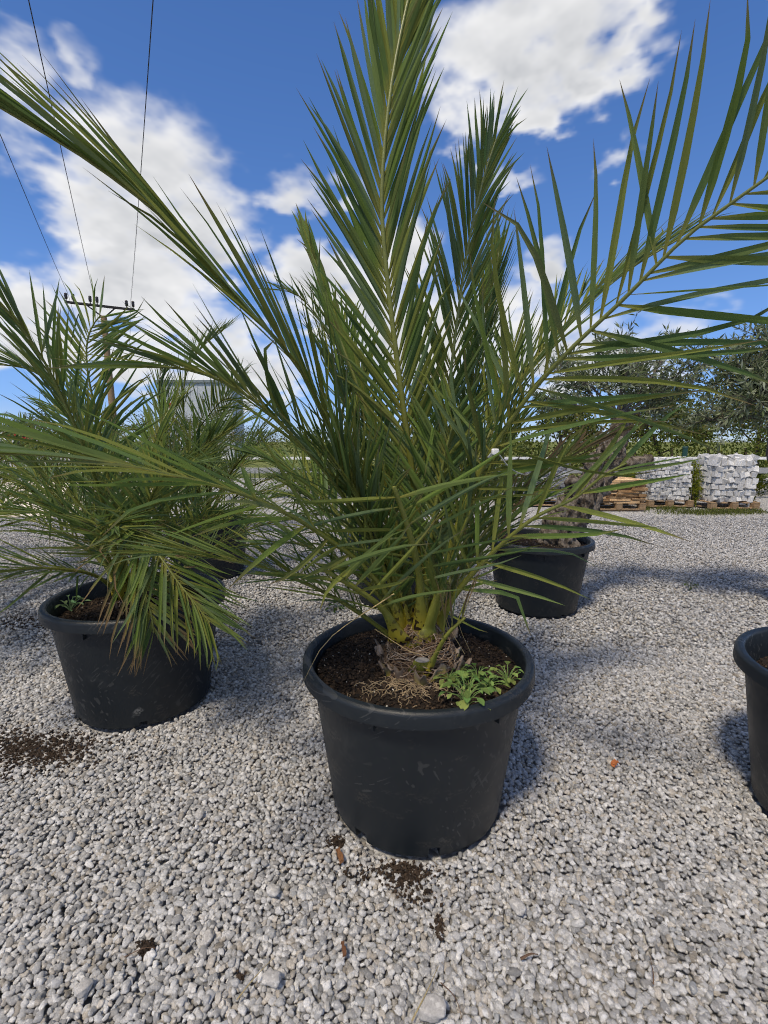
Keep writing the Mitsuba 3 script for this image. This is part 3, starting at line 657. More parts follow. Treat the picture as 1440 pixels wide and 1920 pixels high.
def palm_base(key, c, z, rad, hgt, seed, fibres=420, scales=14):
    """short trunk bulb wrapped in brown fibre, with cut leaf bases"""
    r = np.random.default_rng(seed)
    c = np.array([*c, 0.0])
    S = np.linspace(0, 1, 12)
    prof = np.interp(S, [0, 0.3, 0.7, 1], [1.05, 1.0, 0.72, 0.4]) * rad
    v, f = tube(np.array([c + [0, 0, z - 0.05 + (hgt + 0.05) * s] for s in S]), prof, 24, ref=(1, 0, 0))
    d = v - c; d[:, 2] = 0
    v = v + d * (0.25 * (meshkit.fbm(v * 30, 3, seed) - 0.5))[:, None]
    put(key + "__trunk", (v, f), "mat_matte", True, np.array([0.05, 0.032, 0.02]) * (0.5 + meshkit.fbm(v * 60, 3, 4))[:, None])
    mb = MB()
    for i in range(fibres):
        a = r.uniform(0, 2 * PI); s = r.uniform(0, 1) ** 1.2
        q = np.interp(s, [0, 0.3, 0.7, 1], [1.05, 1.0, 0.72, 0.4]) * rad + r.uniform(0, 0.012)
        da, ds = r.normal(0, 0.8), r.normal(0, 0.12)
        pth = []
        for t in np.linspace(0, 1, 6):
            aa, ss = a + da * t, np.clip(s + ds * t + 0.06 * math.sin(t * 5 + i), 0, 1.05)
            rr = np.interp(ss, [0, 0.3, 0.7, 1], [1.08, 1.0, 0.74, 0.42]) * rad + 0.004 + 0.012 * r.random()
            pth.append(c + [rr * math.cos(aa), rr * math.sin(aa), z + hgt * ss])
        col = np.array([[0.20, 0.135, 0.085], [0.12, 0.075, 0.045], [0.26, 0.21, 0.165]][i % 3]) * r.uniform(0.5, 1.4)
        mb.add(tube(spline(pth, 8), r.uniform(0.0007, 0.0018), 4), col)
    k = mb.put(key + "__fibre", "mat_matte"); stuff(k)
    for i in range(scales):
        a = i * 2.399 + r.normal(0, 0.15)
        s = r.uniform(0.0, 0.6) ** 1.2
        q = rad * np.interp(s, [0, 0.5], [1.12, 0.95])
        o = c + [q * math.cos(a), q * math.sin(a), z + hgt * s]
        w, h = r.uniform(0.014, 0.036), r.uniform(0.02, 0.06)
        lean, skew = r.uniform(0.004, 0.034), r.normal(0, 0.35)
        out_ = np.array([math.cos(a), math.sin(a), 0]); tg = np.array([-math.sin(a), math.cos(a), 0])
        g = []
        for x in np.linspace(-1, 1, 9):
            for y in np.linspace(0, 1, 5):
                lip = lean * y * y + 0.007 * math.sin(x * 4 + i)
                top = h * y * (1 - 0.4 * abs(x) ** 1.5 + 0.18 * math.sin(7 * x + i) + skew * x)
                g.append(o + tg * w * x * (1.1 - 0.15 * y) + out_ * (lip - 0.012 * x * x + 0.01) + [0, 0, top - 0.012])
        g = np.array(g)
        inner = g - out_ * 0.007
        fs = []
        for x in range(8):
            for y in range(4):
                q0 = x * 5 + y
                fs += [[q0, q0 + 5, q0 + 6], [q0, q0 + 6, q0 + 1], [45 + q0, 45 + q0 + 6, 45 + q0 + 5], [45 + q0, 45 + q0 + 1, 45 + q0 + 6]]
            fs += [[x * 5 + 4, x * 5 + 9, 45 + x * 5 + 9], [x * 5 + 4, 45 + x * 5 + 9, 45 + x * 5 + 4]]
        vv = np.vstack([g, inner])
        tt = np.tile(np.tile(np.linspace(0, 1, 5), 9), 2)[:, None]
        grey = np.array([0.22, 0.175, 0.14]) * r.uniform(0.45, 1.3)
        low = np.array([0.075, 0.045, 0.028]) if i % 5 else np.array([0.3, 0.24, 0.03])
        col = low * (1 - tt) + grey * tt
        col *= (0.6 + 0.8 * meshkit.fbm(vv * 90, 3, i))[:, None]
        put(part(key, "leaf_base"), (vv, np.array(fs)), "mat_matte", True, col)


palm_base(front_palm, (0.122, 1.535), 0.478, 0.118, 0.175, 5, 760, 22)
palm_base(left_palm, (-1.185, 2.227), 0.43, 0.085, 0.14, 6, 160, 9)
palm_base("date_palm_002", (0.10, 3.73), 0.46, 0.085, 0.14, 7, 60, 6)
palm_base("date_palm_003", (-1.66, 4.45), 0.46, 0.085, 0.14, 8, 60, 6)

p = spline([(0.118, 1.452, 0.515), (0.119, 1.432, 0.545), (0.120, 1.417, 0.572)], 10)
v, f = tube(p, np.interp(np.linspace(0, 1, 10), [0, 0.5, 1], [0.046, 0.036, 0.024]), 14, ref=(0, 0.7, 0.7), flat=0.42)
scene[front_palm + "__cut_stub"] = mikit.ply((v, f), "mat_rachis", smooth=40)
labels[front_palm + "__cut_stub"] = {"label": "short cut petiole stub with a grey cut face at the front of the trunk"}
put(front_palm + "__cut_stub__face", tube(np.array([p[-1], p[-1] + (p[-1] - p[-2]) * 0.3]), [0.024, 0.021], 14, ref=(0, 0.7, 0.7), flat=0.42), "mat_matte", False, (0.2, 0.19, 0.18))

# tangled pale roots on the soil in front of the trunk
r = np.random.default_rng(8)
mb = MB()
for i in range(170):
    x = 0.10 + r.normal(0, 0.075); y = 1.385 + r.normal(0, 0.03)
    a = r.uniform(0, 2 * PI); p = []
    for k in range(7):
        z = float(front_top(np.array(x), np.array(y))) + 0.002 + 0.012 * r.random() * math.sin(k / 6 * PI)
        p.append((x, y, z)); a += r.normal(0, 0.7); s = r.uniform(0.004, 0.011); x += s * math.cos(a); y += s * math.sin(a) * 0.8
    mb.add(tube(spline(p, 10), r.uniform(0.0007, 0.0014), 4), np.array([0.34, 0.26, 0.16]) * r.uniform(0.5, 1.2))
stuff(mb.put(front_palm + "__root", "mat_matte"))

# dry strands hanging at the crown of the front palm
for (a, b, c, w) in [((0.25, 1.40, 0.60), (0.20, 1.40, 0.69), (0.175, 1.40, 0.79), 0.006), ((0.27, 1.41, 0.60), (0.235, 1.40, 0.68), (0.215, 1.40, 0.77), 0.005), ((0.03, 1.38, 0.80), (-0.16, 1.33, 0.68), (-0.235, 1.29, 0.56), 0.009), ((-0.03, 1.50, 0.64), (0.10, 1.40, 0.6), (0.19, 1.37, 0.63), 0.005)]:
    p = spline([a, b, c], 8)
    put(part(front_palm, "dry_leaflet"), tube(p, np.linspace(w, 0.001, 8) / 2, 5, flat=0.3), "mat_matte", True, (0.33, 0.26, 0.13))

# white plant tag strap round the right frond
tg = thing("plant_tag", "white plastic loop tag fastened round a palm frond", "tag")
p = spline([(0.30, 1.375, 1.205), (0.313, 1.365, 1.222), (0.327, 1.36, 1.212), (0.345, 1.355, 1.188), (0.368, 1.35, 1.168), (0.395, 1.35, 1.158)], 16)
put(tg + "__strap", tube(p, 0.006, 6, ref=(0.3, 0.2, 1), flat=0.2), "mat_gloss", True, (0.55, 0.57, 0.58))
hd = trimesh.creation.box(extents=(0.022, 0.012, 0.019)); hd = hd.subdivide(); hd = hd.subdivide()
hv = np.array(hd.vertices); hv *= (1 - 0.18 * (np.abs(hv / np.array([0.011, 0.006, 0.0095])) ** 2).sum(1) / 3)[:, None]
put(tg + "__head", (hv @ rotz(0.3).T + [0.312, 1.352, 1.222], np.array(hd.faces)), "mat_gloss", True, (0.75, 0.76, 0.76))


# ---------------------------------------------------------------- weeds
def weed(label, c, size, n, seed, col=(0.2, 0.31, 0.09), group=None, lift=0.5):
    r = np.random.default_rng(seed)
    key = thing("weed", label, "weed", group)
    c = np.asarray(c, float)
    st = MB()
    for i in range(n):
        a = i * 2.399 + r.normal(0, 0.2)
        reach = size * (0.25 + 0.75 * math.sqrt((i + 0.5) / n)) * r.uniform(0.8, 1.1)
        out_ = np.array([math.cos(a), math.sin(a), 0.0])
        h = size * lift * (1 - 0.75 * (reach / size) ** 1.5) + size * 0.1
        tip = c + out_ * reach * 0.75 + [0, 0, h]
        st.add(tube(spline([c, c + out_ * reach * 0.3 + [0, 0, h * 0.7], tip], 6), 0.0011, 4), np.array(col) * 0.8)
        L = size * r.uniform(0.17, 0.42); W = L * r.uniform(0.62, 0.8)
        d = unit(out_ + np.array([0, 0, r.normal(-0.1, 0.25)])); s_ = unit(np.cross(d, [0, 0, 1.0]))
        up = np.cross(s_, d)
        v, t = [], np.array([0, 0.22, 0.48, 0.75, 1.0])
        pw = np.array([0.1, 0.62, 1.0, 0.8, 0.12]) * W / 2
        for q, w_ in zip(t, pw):
            m = tip + d * L * q - up * L * 0.22 * q * q
            w_ = w_ * r.uniform(0.85, 1.12)
            v += [m - s_ * w_ + up * w_ * 0.35, m, m + s_ * w_ + up * w_ * 0.35]
        f = []
        for k in range(4):
            b = k * 3
            f += [[b, b + 1, b + 4], [b, b + 4, b + 3], [b + 1, b + 2, b + 5], [b + 1, b + 5, b + 4]]
        put(part(key, "leaf"), (np.array(v), np.array(f)), "mat_thin", True, np.array(col) * r.uniform(0.55, 1.25) * np.array([r.uniform(0.8, 1.3), 1, 1]))
    st.put(key + "__stem", "mat_matte")
    return key


WEEDS = [(0.24, 1.295, 0.07, 13, "weed at the front of the clump, leaves hanging over the front pot rim"), (0.262, 1.385, 0.05, 11, "weed in the middle of the green clump in the front pot"),
         (0.205, 1.42, 0.045, 10, "weed nearest the palm trunk in the front pot"), (0.30, 1.44, 0.05, 11, "weed at the back of the green clump in the front pot"),
         (0.33, 1.40, 0.045, 10, "weed between the middle of the clump and the rim at right"), (0.392, 1.42, 0.052, 11, "weed furthest right, leaning on the front pot rim"),
         (0.25, 1.47, 0.04, 9, "small weed on the soil behind the green clump of the front pot")]
for i, (x, y, s, n, lb_) in enumerate(WEEDS):
    s *= 1.4; n = int(n * 1.7)
    weed(lb_, (x, y, float(front_top(np.array(x), np.array(y))) + 0.002), s, n, 60 + i, group="weeds in the front pot", lift=0.95 if i in (0, 5) else 0.55)
weed("blue green weed growing in the soil of the left pot", (-1.496, 2.189, float(left_top(np.array(-1.496), np.array(2.189)))), 0.085, 20, 71, (0.13, 0.22, 0.11), lift=0.9)
weed("small weed sprouting alone from the gravel at right", (2.588, 3.906, 0), 0.085, 14, 72, (0.07, 0.10, 0.03), lift=1.1)
weed("low weed in the gravel behind the front pot's left rim", (-0.33, 3.46, 0), 0.11, 16, 73, (0.06, 0.12, 0.03), lift=0.4)


# ---------------------------------------------------------------- olives
def leaf_cloud(mb, pos, dirs, L, W, cols, r, fold=0.3):
    k = len(pos)
    d = dirs / np.linalg.norm(dirs, axis=1, keepdims=True)
    s = np.cross(d, r.normal(size=(k, 3))); s /= np.linalg.norm(s, axis=1, keepdims=True)
    n = np.cross(s, d)
    L = L * r.uniform(0.7, 1.25, (k, 1)); W = W * r.uniform(0.8, 1.2, (k, 1))
    v = np.stack([pos, pos + d * L * 0.45 + s * W / 2 + n * W * fold * 0.5, pos + d * L, pos + d * L * 0.45 - s * W / 2 + n * W * fold * 0.5], 1)
    f = (np.array([[0, 1, 2], [0, 2, 3]])[None] + (np.arange(k) * 4)[:, None, None]).reshape(-1, 3)
    mb.add((v.reshape(-1, 3), f), np.repeat(cols, 4, 0))


def branch_tree(key, tips, origin, r, rad, twig_len, leaves, LW, pal, col, mat="mat_thin"):
    """limbs from the origin to each tip, twigs off them, leaves along the twigs"""
    lm, cr = MB(), MB()
    for tip in tips:
        tip = np.asarray(tip, float); o = np.asarray(origin, float) + r.normal(0, rad * 0.5, 3)
        mid = (o + tip) / 2 + r.normal(0, 0.06, 3) * np.linalg.norm(tip - o)
        p = spline([o, mid, tip], 12)
        lm.add(tube(p, np.linspace(rad, rad * 0.25, 12), 6), col)
        k = max(int(leaves / len(tips) / 14), 3)
        for i in range(k):
            s = r.uniform(0.35, 1.0)
            b = p[int(s * 11)]
            d = unit(unit(tip - o) * 0.7 + r.normal(0, 0.75, 3) + np.array([0, 0, 0.2]))
            tl = twig_len * r.uniform(0.5, 1.2)
            e_ = b + d * tl
            q = spline([b, (b + e_) / 2 + r.normal(0, tl * 0.08, 3), e_], 6)
            lm.add(tube(q, np.linspace(rad * 0.22, rad * 0.08, 6), 4), col)
            m = 14
            tt = r.uniform(0.15, 1.0, m)
            pos = np.stack([np.interp(tt * 5, np.arange(6), q[:, j]) for j in range(3)], 1)
            dd = d * 0.8 + r.normal(0, 0.65, (m, 3))
            leaf_cloud(cr, pos, dd, LW[0], LW[1], pal[r.integers(len(pal), size=m)] * r.uniform(0.7, 1.25, (m, 1)), r)
    stuff(lm.put(part(key, "branch"), "mat_matte", True))
    k = cr.put(key + "__crown", mat); stuff(k)


OLIVE = np.array([[0.20, 0.24, 0.135], [0.26, 0.30, 0.19], [0.15, 0.19, 0.09], [0.34, 0.38, 0.28]])


def lumpy(path, rad, n, seed, amp, freq):
    v, f = tube(path, rad, n)
    m = trimesh.Trimesh(v, f, process=False)
    nn = np.array(m.vertex_normals)
    d = meshkit.fbm(v * np.array([freq, freq, freq * 0.45]), 4, seed) - 0.5
    d2 = np.abs(meshkit.fbm(v * np.array([freq * 2.2, freq * 2.2, freq * 0.8]) + 5, 3, seed + 1) - 0.5)
    return v + nn * (amp * (2 * d - 1.6 * d2))[:, None], f


r = np.random.default_rng(15)
ol = thing("olive_tree", "old olive tree with thick twisted grey trunk and grey green crown in a black pot", "olive tree")
path = spline([(1.27, 3.5, 0.46), (1.31, 3.5, 0.60), (1.42, 3.52, 0.78), (1.55, 3.54, 0.95), (1.63, 3.56, 1.10), (1.69, 3.57, 1.26)], 110)
scene[ol + "__trunk"] = mikit.ply(lumpy(path, np.interp(np.linspace(0, 1, 110), [0, 0.12, 0.35, 0.6, 0.85, 1], [0.135, 0.125, 0.112, 0.10, 0.095, 0.07]), 72, 3, 0.085, 15), "mat_bark", smooth=True)
for a, b, r0_, r1_ in [((1.64, 3.55, 1.15), (1.76, 3.58, 1.47), 0.07, 0.06), ((1.64, 3.56, 1.1), (1.98, 3.55, 1.12), 0.06, 0.04), ((1.46, 3.5, 0.8), (1.34, 3.45, 0.98), 0.06, 0.035)]:
    pth = spline([a, (np.array(a) + b) / 2 + [0.03, 0, -0.02], b], 24)
    scene[part(ol, "limb")] = mikit.ply(lumpy(pth, np.linspace(r0_, r1_, 24), 28, 9, 0.03, 16), "mat_bark", smooth=True)
branch_tree(ol, [(1.5, 3.5, 1.95), (1.75, 3.6, 2.03), (2.05, 3.5, 1.95), (2.3, 3.6, 1.72), (1.2, 3.5, 1.75), (1.95, 3.8, 1.88), (1.65, 3.3, 1.78), (2.2, 3.4, 1.84), (1.35, 3.7, 1.86), (1.05, 3.5, 1.58), (2.1, 3.7, 1.6)], (1.72, 3.57, 1.42), r, 0.011, 0.2, 4600, (0.06, 0.014), OLIVE, (0.16, 0.14, 0.12))

ol2 = thing("olive_tree", "second olive tree at the right edge, its dark trunk cut off by the frame", "olive tree")
path = spline([(3.2, 3.35, 0.45), (3.05, 3.34, 0.7), (2.80, 3.32, 0.98), (2.68, 3.3, 1.28), (2.74, 3.3, 1.5)], 50)
scene[ol2 + "__trunk"] = mikit.ply(lumpy(path, np.interp(np.linspace(0, 1, 50), [0, 0.2, 0.6, 1], [0.13, 0.08, 0.06, 0.055]), 32, 13, 0.03, 14), "mat_bark", smooth=True)
branch_tree(ol2, [(2.35, 3.3, 1.75), (2.5, 3.4, 2.02), (2.75, 3.2, 2.12), (3.0, 3.3, 2.1), (2.3, 3.1, 1.52), (2.6, 3.6, 1.85), (2.55, 3.1, 1.85), (2.9, 3.6, 1.9), (2.2, 3.35, 1.4), (3.2, 3.2, 1.85), (2.45, 3.25, 1.6), (2.7, 3.0, 1.6), (2.3, 3.5, 1.9)], (2.68, 3.3, 1.4), r, 0.013, 0.22, 8000, (0.06, 0.014), OLIVE, (0.1, 0.09, 0.075))


# ---------------------------------------------------------------- stone pallets
def pallet_base(key, c, w, d):
    cx, cy, _ = c
    for k in range(5):
        x = cx - w / 2 + 0.05 + k * (w - 0.1) / 4
        scene[part(key, "board")] = mikit.ply(box((x, cy, 0.118), (0.1, d, 0.02)), "mat_wood")
    for k in range(3):
        for j in (-1, 1):
            scene[part(key, "block")] = mikit.ply(box((cx - w / 2 + 0.06 + k * (w - 0.12) / 2, cy + j * (d / 2 - 0.06), 0.066), (0.11, 0.11, 0.08)), "mat_wood")
    for j in (-1, 0, 1):
        scene[part(key, "runner")] = mikit.ply(box((cx, cy + j * (d / 2 - 0.06), 0.013), (w, 0.1, 0.022)), "mat_wood")


def stone(key, name, c, s, rot, r, mat, jit=0.07):
    v, f = box((0, 0, 0), (1, 1, 1))
    v = (v + r.uniform(-jit, jit, v.shape)) * np.array(s)
    uv = np.full((8, 2), r.random())
    scene[part(key, name)] = mikit.ply((v @ np.asarray(rot).T + c, f), mat, uv=uv)


def wires(key, cx, cy, w, d, z0, z1, step):
    mb = MB()
    def bar(a, b): mb.add(tube(np.array([a, b]), 0.0022, 4), (0.45, 0.46, 0.46))
    for x in np.arange(-w / 2, w / 2 + 0.001, step):
        bar((cx + x, cy - d / 2, z0), (cx + x, cy - d / 2, z1))
    for y in np.arange(-d / 2, d / 2 + 0.001, step):
        bar((cx - w / 2, cy + y, z0), (cx - w / 2, cy + y, z1)); bar((cx + w / 2, cy + y, z0), (cx + w / 2, cy + y, z1))
    for z in np.arange(z0, z1 + 0.001, step):
        for s in (-1, 1):
            bar((cx + s * w / 2, cy - d / 2, z), (cx + s * w / 2, cy + d / 2, z))
        bar((cx - w / 2, cy - d / 2, z), (cx + w / 2, cy - d / 2, z))
    stuff(mb.put(key + "__wire_net", "mat_metal"))


def cobble_pallet(label, cx, cy, w, d, z1, size, seed, net, turn):
    r = np.random.default_rng(seed)
    key = thing("cobble_pallet", label, "stone pallet")
    pallet_base(key, (cx, cy, 0), w + 0.12, d + 0.12)
    z0 = 0.13
    scene[key + "__filling"] = mikit.ply(box((cx, cy, (z0 + z1) / 2 - 0.02), (w - size * 1.1, d - size * 1.1, z1 - z0 - size)), "mat_granite", uv=np.full((8, 2), 0.5)); stuff(key + "__filling")
    nx, nz, ny = max(int(w / size), 1), max(int((z1 - z0) / (size * 0.93)), 1), max(int(d / size), 1)
    for k in range(nz):
        z = z0 + (k + 0.5) * (z1 - z0) / nz
        for i in range(nx):
            x = cx - w / 2 + (i + 0.5 + (0.25 if k % 2 else -0.25) * 0.7) * w / nx
            stone(key, "cobblestone", (x, cy - d / 2 + size * 0.45 + r.normal(0, 0.012), z + r.normal(0, 0.008)), size * r.uniform(0.82, 1.0, 3), rot_any(r, turn), r, "mat_granite")
        for j in range(1, ny):
            for s in (-1, 1):
                if s > 0 and j > 2: continue
                stone(key, "cobblestone", (cx + s * (w / 2 - size * 0.45), cy - d / 2 + (j + 0.5) * d / ny, z + r.normal(0, 0.008)), size * r.uniform(0.82, 1.0, 3), rot_any(r, 0.5), r, "mat_granite")
    for j in range(ny):
        for i in range(nx):
            if j > 4: continue
            stone(key, "cobblestone", (cx - w / 2 + (i + 0.5) * w / nx, cy - d / 2 + (j + 0.5) * d / ny, z1 + 0.01 + r.normal(0, 0.02)), size * r.uniform(0.82, 1.0, 3), rot_any(r, 0.7), r, "mat_granite")
    if net: wires(key, cx, cy, w + 0.03, d + 0.03, z0, z1 - 0.02, 0.1)


cobble_pallet("pallet of small white granite cobbles in wire mesh, between the sandstone and the larger cobbles", 5.54, 9.5, 0.76, 0.6, 0.87, 0.08, 81, True, 0.4)
cobble_pallet("pallet of large rough white granite cobbles heaped at the far right", 6.58, 9.22, 0.80, 0.6, 0.92, 0.112, 82, False, 0.6)

r = np.random.default_rng(83)
sp = thing("sandstone_pallet", "low stack of yellow brown sandstone slabs on a wooden pallet", "stone pallet")
pallet_base(sp, (4.33, 9.1, 0), 0.98, 0.8)
z = 0.13
for k in range(10):
    h = r.uniform(0.03, 0.066)
    if z + h > 0.61: break
    x = 4.33 - 0.44 + r.uniform(-0.03, 0.05)
    while x < 4.33 + 0.40:
        w = r.uniform(0.18, 0.5)
        w = min(w, 4.33 + 0.47 - x)
        for y, dd in ((8.9 + r.normal(0, 0.025), 0.36), (9.3, 0.36)):
            stone(sp, "slab", (x + w / 2, y, z + h / 2), (w * 0.97, dd * r.uniform(0.9, 1.05), h * 0.92), rotz(r.normal(0, 0.05)), r, "mat_sandstone", 0.06)
        x += w
    z += h

r = np.random.default_rng(84)
sl = thing("slate_pallet", "wire gabion of thin grey slate stones behind the olive trunk", "stone pallet")
pallet_base(sl, (3.05, 9.75, 0), 1.2, 0.9)
z = 0.13
scene[sl + "__filling"] = mikit.ply(box((3.05, 9.78, 0.49), (1.0, 0.7, 0.70)), "mat_slate", uv=np.full((8, 2), 0.5)); stuff(sl + "__filling")
while z < 0.86:
    h = r.uniform(0.025, 0.05)
    x = 3.05 - 0.55 + r.uniform(-0.02, 0.02)
    while x < 3.05 + 0.5:
        w = min(r.uniform(0.07, 0.24), 3.05 + 0.56 - x)
        stone(sl, "slate", (x + w / 2, 9.42 + r.normal(0, 0.012), z + h / 2), (w * 0.94, 0.16, h * 0.88), rotz(r.normal(0, 0.08)), r, "mat_slate", 0.08)
        x += w
    for j in range(4):
        for s in (-1, 1):
            stone(sl, "slate", (3.05 + s * 0.5, 9.55 + j * 0.17, z + h / 2), (0.13, 0.16, h * 0.88), rotz(r.normal(0, 0.08)), r, "mat_slate", 0.08)
    z += h
for i in range(9):
    for j in range(4):
        stone(sl, "slate", (2.57 + i * 0.12, 9.46 + j * 0.18, 0.87 + r.normal(0, 0.008)), (0.13, 0.17, 0.03), rot_any(r, 0.2), r, "mat_slate", 0.1)
wires(sl, 3.05, 9.75, 1.14, 0.86, 0.13, 0.86, 0.1)


# ---------------------------------------------------------------- fence, hedge, shrubs, trees behind
r = np.random.default_rng(90)
fe = thing("rail_fence", "low white rail fence running behind the stone pallets", "fence")
scene[part(fe, "rail")] = mikit.ply(box((4.0, 10.6, 0.89), (17, 0.06, 0.055)), principled(base_color={"type": "rgb", "value": [0.74, 0.74, 0.72]}, roughness=0.5))
scene[part(fe, "rail")] = mikit.ply(box((4.0, 10.6, 0.62), (17, 0.05, 0.12)), principled(base_color={"type": "rgb", "value": [0.3, 0.31, 0.31]}, roughness=0.6))
for i in range(8):
    scene[part(fe, "post")] = mikit.ply(box((-3.5 + i * 2.2, 10.66, 0.42), (0.08, 0.06, 0.9)), principled(base_color={"type": "rgb", "value": [0.3, 0.31, 0.31]}, roughness=0.6))
po = thing("green_post", "dark green metal post rising behind the white fence", "post")
put(po + "__post", tube(np.array([(6.72, 10.75, -0.05), (6.72, 10.75, 1.12)]), 0.055, 10), "mat_gloss", False, (0.012, 0.05, 0.04))
put(po + "__cap", tube(np.array([(6.72, 10.75, 1.12), (6.72, 10.75, 1.15)]), [0.065, 0.05], 10), "mat_gloss", False, (0.012, 0.05, 0.04))


def bush(key, blobs, n, LW, pal, r, name="foliage", mat="mat_thin", clump=0.12, up=0.3):
    mb = MB()
    wts = np.array([b[3] * b[4] * b[5] for b in blobs]) ** 0.75
    for b, w_ in zip(blobs, wts / wts.sum()):
        k = int(n * w_)
        nc = max(k // 22, 3)
        d = r.normal(size=(nc, 3)); d /= np.linalg.norm(d, axis=1, keepdims=True)
        c = d * (r.uniform(0.25, 1, (nc, 1)) ** 0.45) * np.array(b[3:6]) + np.array(b[:3])
        pos = c[r.integers(nc, size=k)] + r.normal(0, clump, (k, 3))
        dirs = r.normal(size=(k, 3)) + (pos - np.array(b[:3])) / np.array(b[3:6]) * 0.7 + [0, 0, up]
        leaf_cloud(mb, pos, dirs, LW[0], LW[1], pal[r.integers(len(pal), size=k)] * r.uniform(0.65, 1.3, (k, 1)), r)
    stuff(mb.put(part(key, name), mat))


HEDGE = np.array([[0.11, 0.14, 0.03], [0.085, 0.12, 0.03], [0.15, 0.165, 0.035], [0.065, 0.095, 0.025]])
hg = thing("hedge", "long clipped green hedge behind the white fence", "hedge")
bush(hg, [(x, 11.7 + r.normal(0, 0.15), 0.68, 0.85, 0.55, 0.8 + r.normal(0, 0.05)) for x in np.arange(-2, 14, 0.9)], 26000, (0.075, 0.045), HEDGE, r)
mb = MB()
for x in np.arange(-2, 14, 0.9): mb.add(tube(spline([(x, 11.75, -0.05), (x + 0.05, 11.7, 0.5), (x, 11.75, 1.1)], 6), 0.03, 6), (0.06, 0.045, 0.03))
stuff(mb.put(hg + "__stem", "mat_matte"))

for lb_, x, y, h, w, col in [("yellow green conifer shrub between the sandstone and the small cobbles", 4.93, 9.6, 0.78, 0.12, 1.3), ("yellow green conifer shrub between the two cobble pallets", 6.03, 9.3, 0.85, 0.12, 1.3),
                             ("dark green conifer shrub beyond the large cobbles at the right edge", 7.35, 9.6, 0.82, 0.26, 0.45), ("yellow tipped conifer shrub behind the small cobble pallet", 5.72, 10.2, 1.0, 0.12, 1.2)]:
    sh = thing("conifer_shrub", lb_, "shrub")
    bush(sh, [(x, y, h * 0.3, w, w, h * 0.3), (x, y, h * 0.6, w * 0.85, w * 0.85, h * 0.3), (x, y, h * 0.85, w * 0.5, w * 0.5, h * 0.2)], 1500, (0.05, 0.016), np.array([[0.16, 0.19, 0.02], [0.11, 0.15, 0.02], [0.22, 0.22, 0.03]]) * col, r, clump=0.03, up=1.0)
    put(sh + "__stem", tube(np.array([(x, y, -0.05), (x, y, h * 0.6)]), 0.015, 6), "mat_matte", True, (0.06, 0.045, 0.03))

TREE = np.array([[0.13, 0.165, 0.045], [0.10, 0.14, 0.04], [0.16, 0.18, 0.06], [0.18, 0.165, 0.06]])


def tree(label, x, y, h, w, n, pal=TREE, seed=1, low=0.4):
    r = np.random.default_rng(seed)
    key = thing("tree", label, "tree")
    p = spline([(x, y, -0.1), (x + r.normal(0, 0.1), y, h * 0.3), (x + r.normal(0, 0.2), y, h * 0.75)], 14)
    put(key + "__trunk", tube(p, np.linspace(0.035, 0.012, 14) * h, 8), "mat_matte", True, (0.055, 0.045, 0.035))
    lim = MB(); blobs = []
    for i in range(9):
        a = i * 2.4; o = p[6 + i % 7]
        q = np.array([x + w * 0.75 * math.cos(a) * r.uniform(0.6, 1.1), y + w * 0.75 * math.sin(a) * r.uniform(0.6, 1.1), h * r.uniform(low + 0.1, 0.92)])
        lim.add(tube(spline([o, (o + q) / 2 + [0, 0, -0.04 * h], q], 8), np.linspace(0.009, 0.003, 8) * h, 5), (0.06, 0.05, 0.04))
        blobs.append((*q, w * r.uniform(0.3, 0.45), w * r.uniform(0.3, 0.45), h * r.uniform(0.1, 0.16)))
    stuff(lim.put(key + "__limb", "mat_matte", True))
    bush(key, blobs, n, (0.10, 0.065), pal, r, "crown", clump=0.09 * w)
    return key


tree("broad green tree rising over the hedge right of the olive trunk", 7.4, 13.2, 2.7, 1.25, 5200, seed=3, low=0.42)
tree("green tree behind the hedge at the right edge", 10.6, 13.6, 2.9, 1.5, 4600, seed=4)
tree("small green tree behind the hedge, seen between olive branches", 5.2, 13.8, 2.6, 1.0, 3600, seed=5)
for i, (x, y, h, w, lb_) in enumerate([(-9.5, 34, 2.2, 2.6, "distant yellow green trees left of the front palm, nearer clump"), (-13.6, 30, 3.2, 2.2, "distant green tree beside the utility pole"), (-5.6, 38, 1.9, 2.6, "distant low tree line just left of the front palm"),
                                       (-20.5, 27, 3.0, 2.0, "distant green tree left of the pole, above the red marked board"), (2.5, 30, 2.0, 3.0, "distant tree behind the front palm")]):
    tree(lb_, x, y, h, w, 2600, np.array([[0.11, 0.125, 0.035], [0.085, 0.10, 0.03], [0.14, 0.13, 0.05]]), 20 + i, 0.25)

# grass tufts at the foot of the pallets
r = np.random.default_rng(95)
mb = MB()
for cx, cy, sx, sy, k in [(5.38, 8.95, 0.14, 0.06, 220), (5.75, 8.45, 0.42, 0.14, 900), (6.5, 8.55, 0.3, 0.12, 420), (4.9, 8.9, 0.1, 0.05, 90)]:
    pos = np.column_stack([cx + r.normal(0, sx, k), cy + r.normal(0, sy, k), np.full(k, GZ)])
    leaf_cloud(mb, pos, r.normal(0, 0.4, (k, 3)) + [0, 0, 0.8], 0.09, 0.012, np.array([[0.12, 0.14, 0.04]]) * r.uniform(0.6, 1.4, (k, 1)), r)
mb.put("grass", "mat_thin")
labels["grass"] = {"label": "thin grass growing through the gravel in front of the cobble pallets", "category": "grass", "kind": "stuff"}

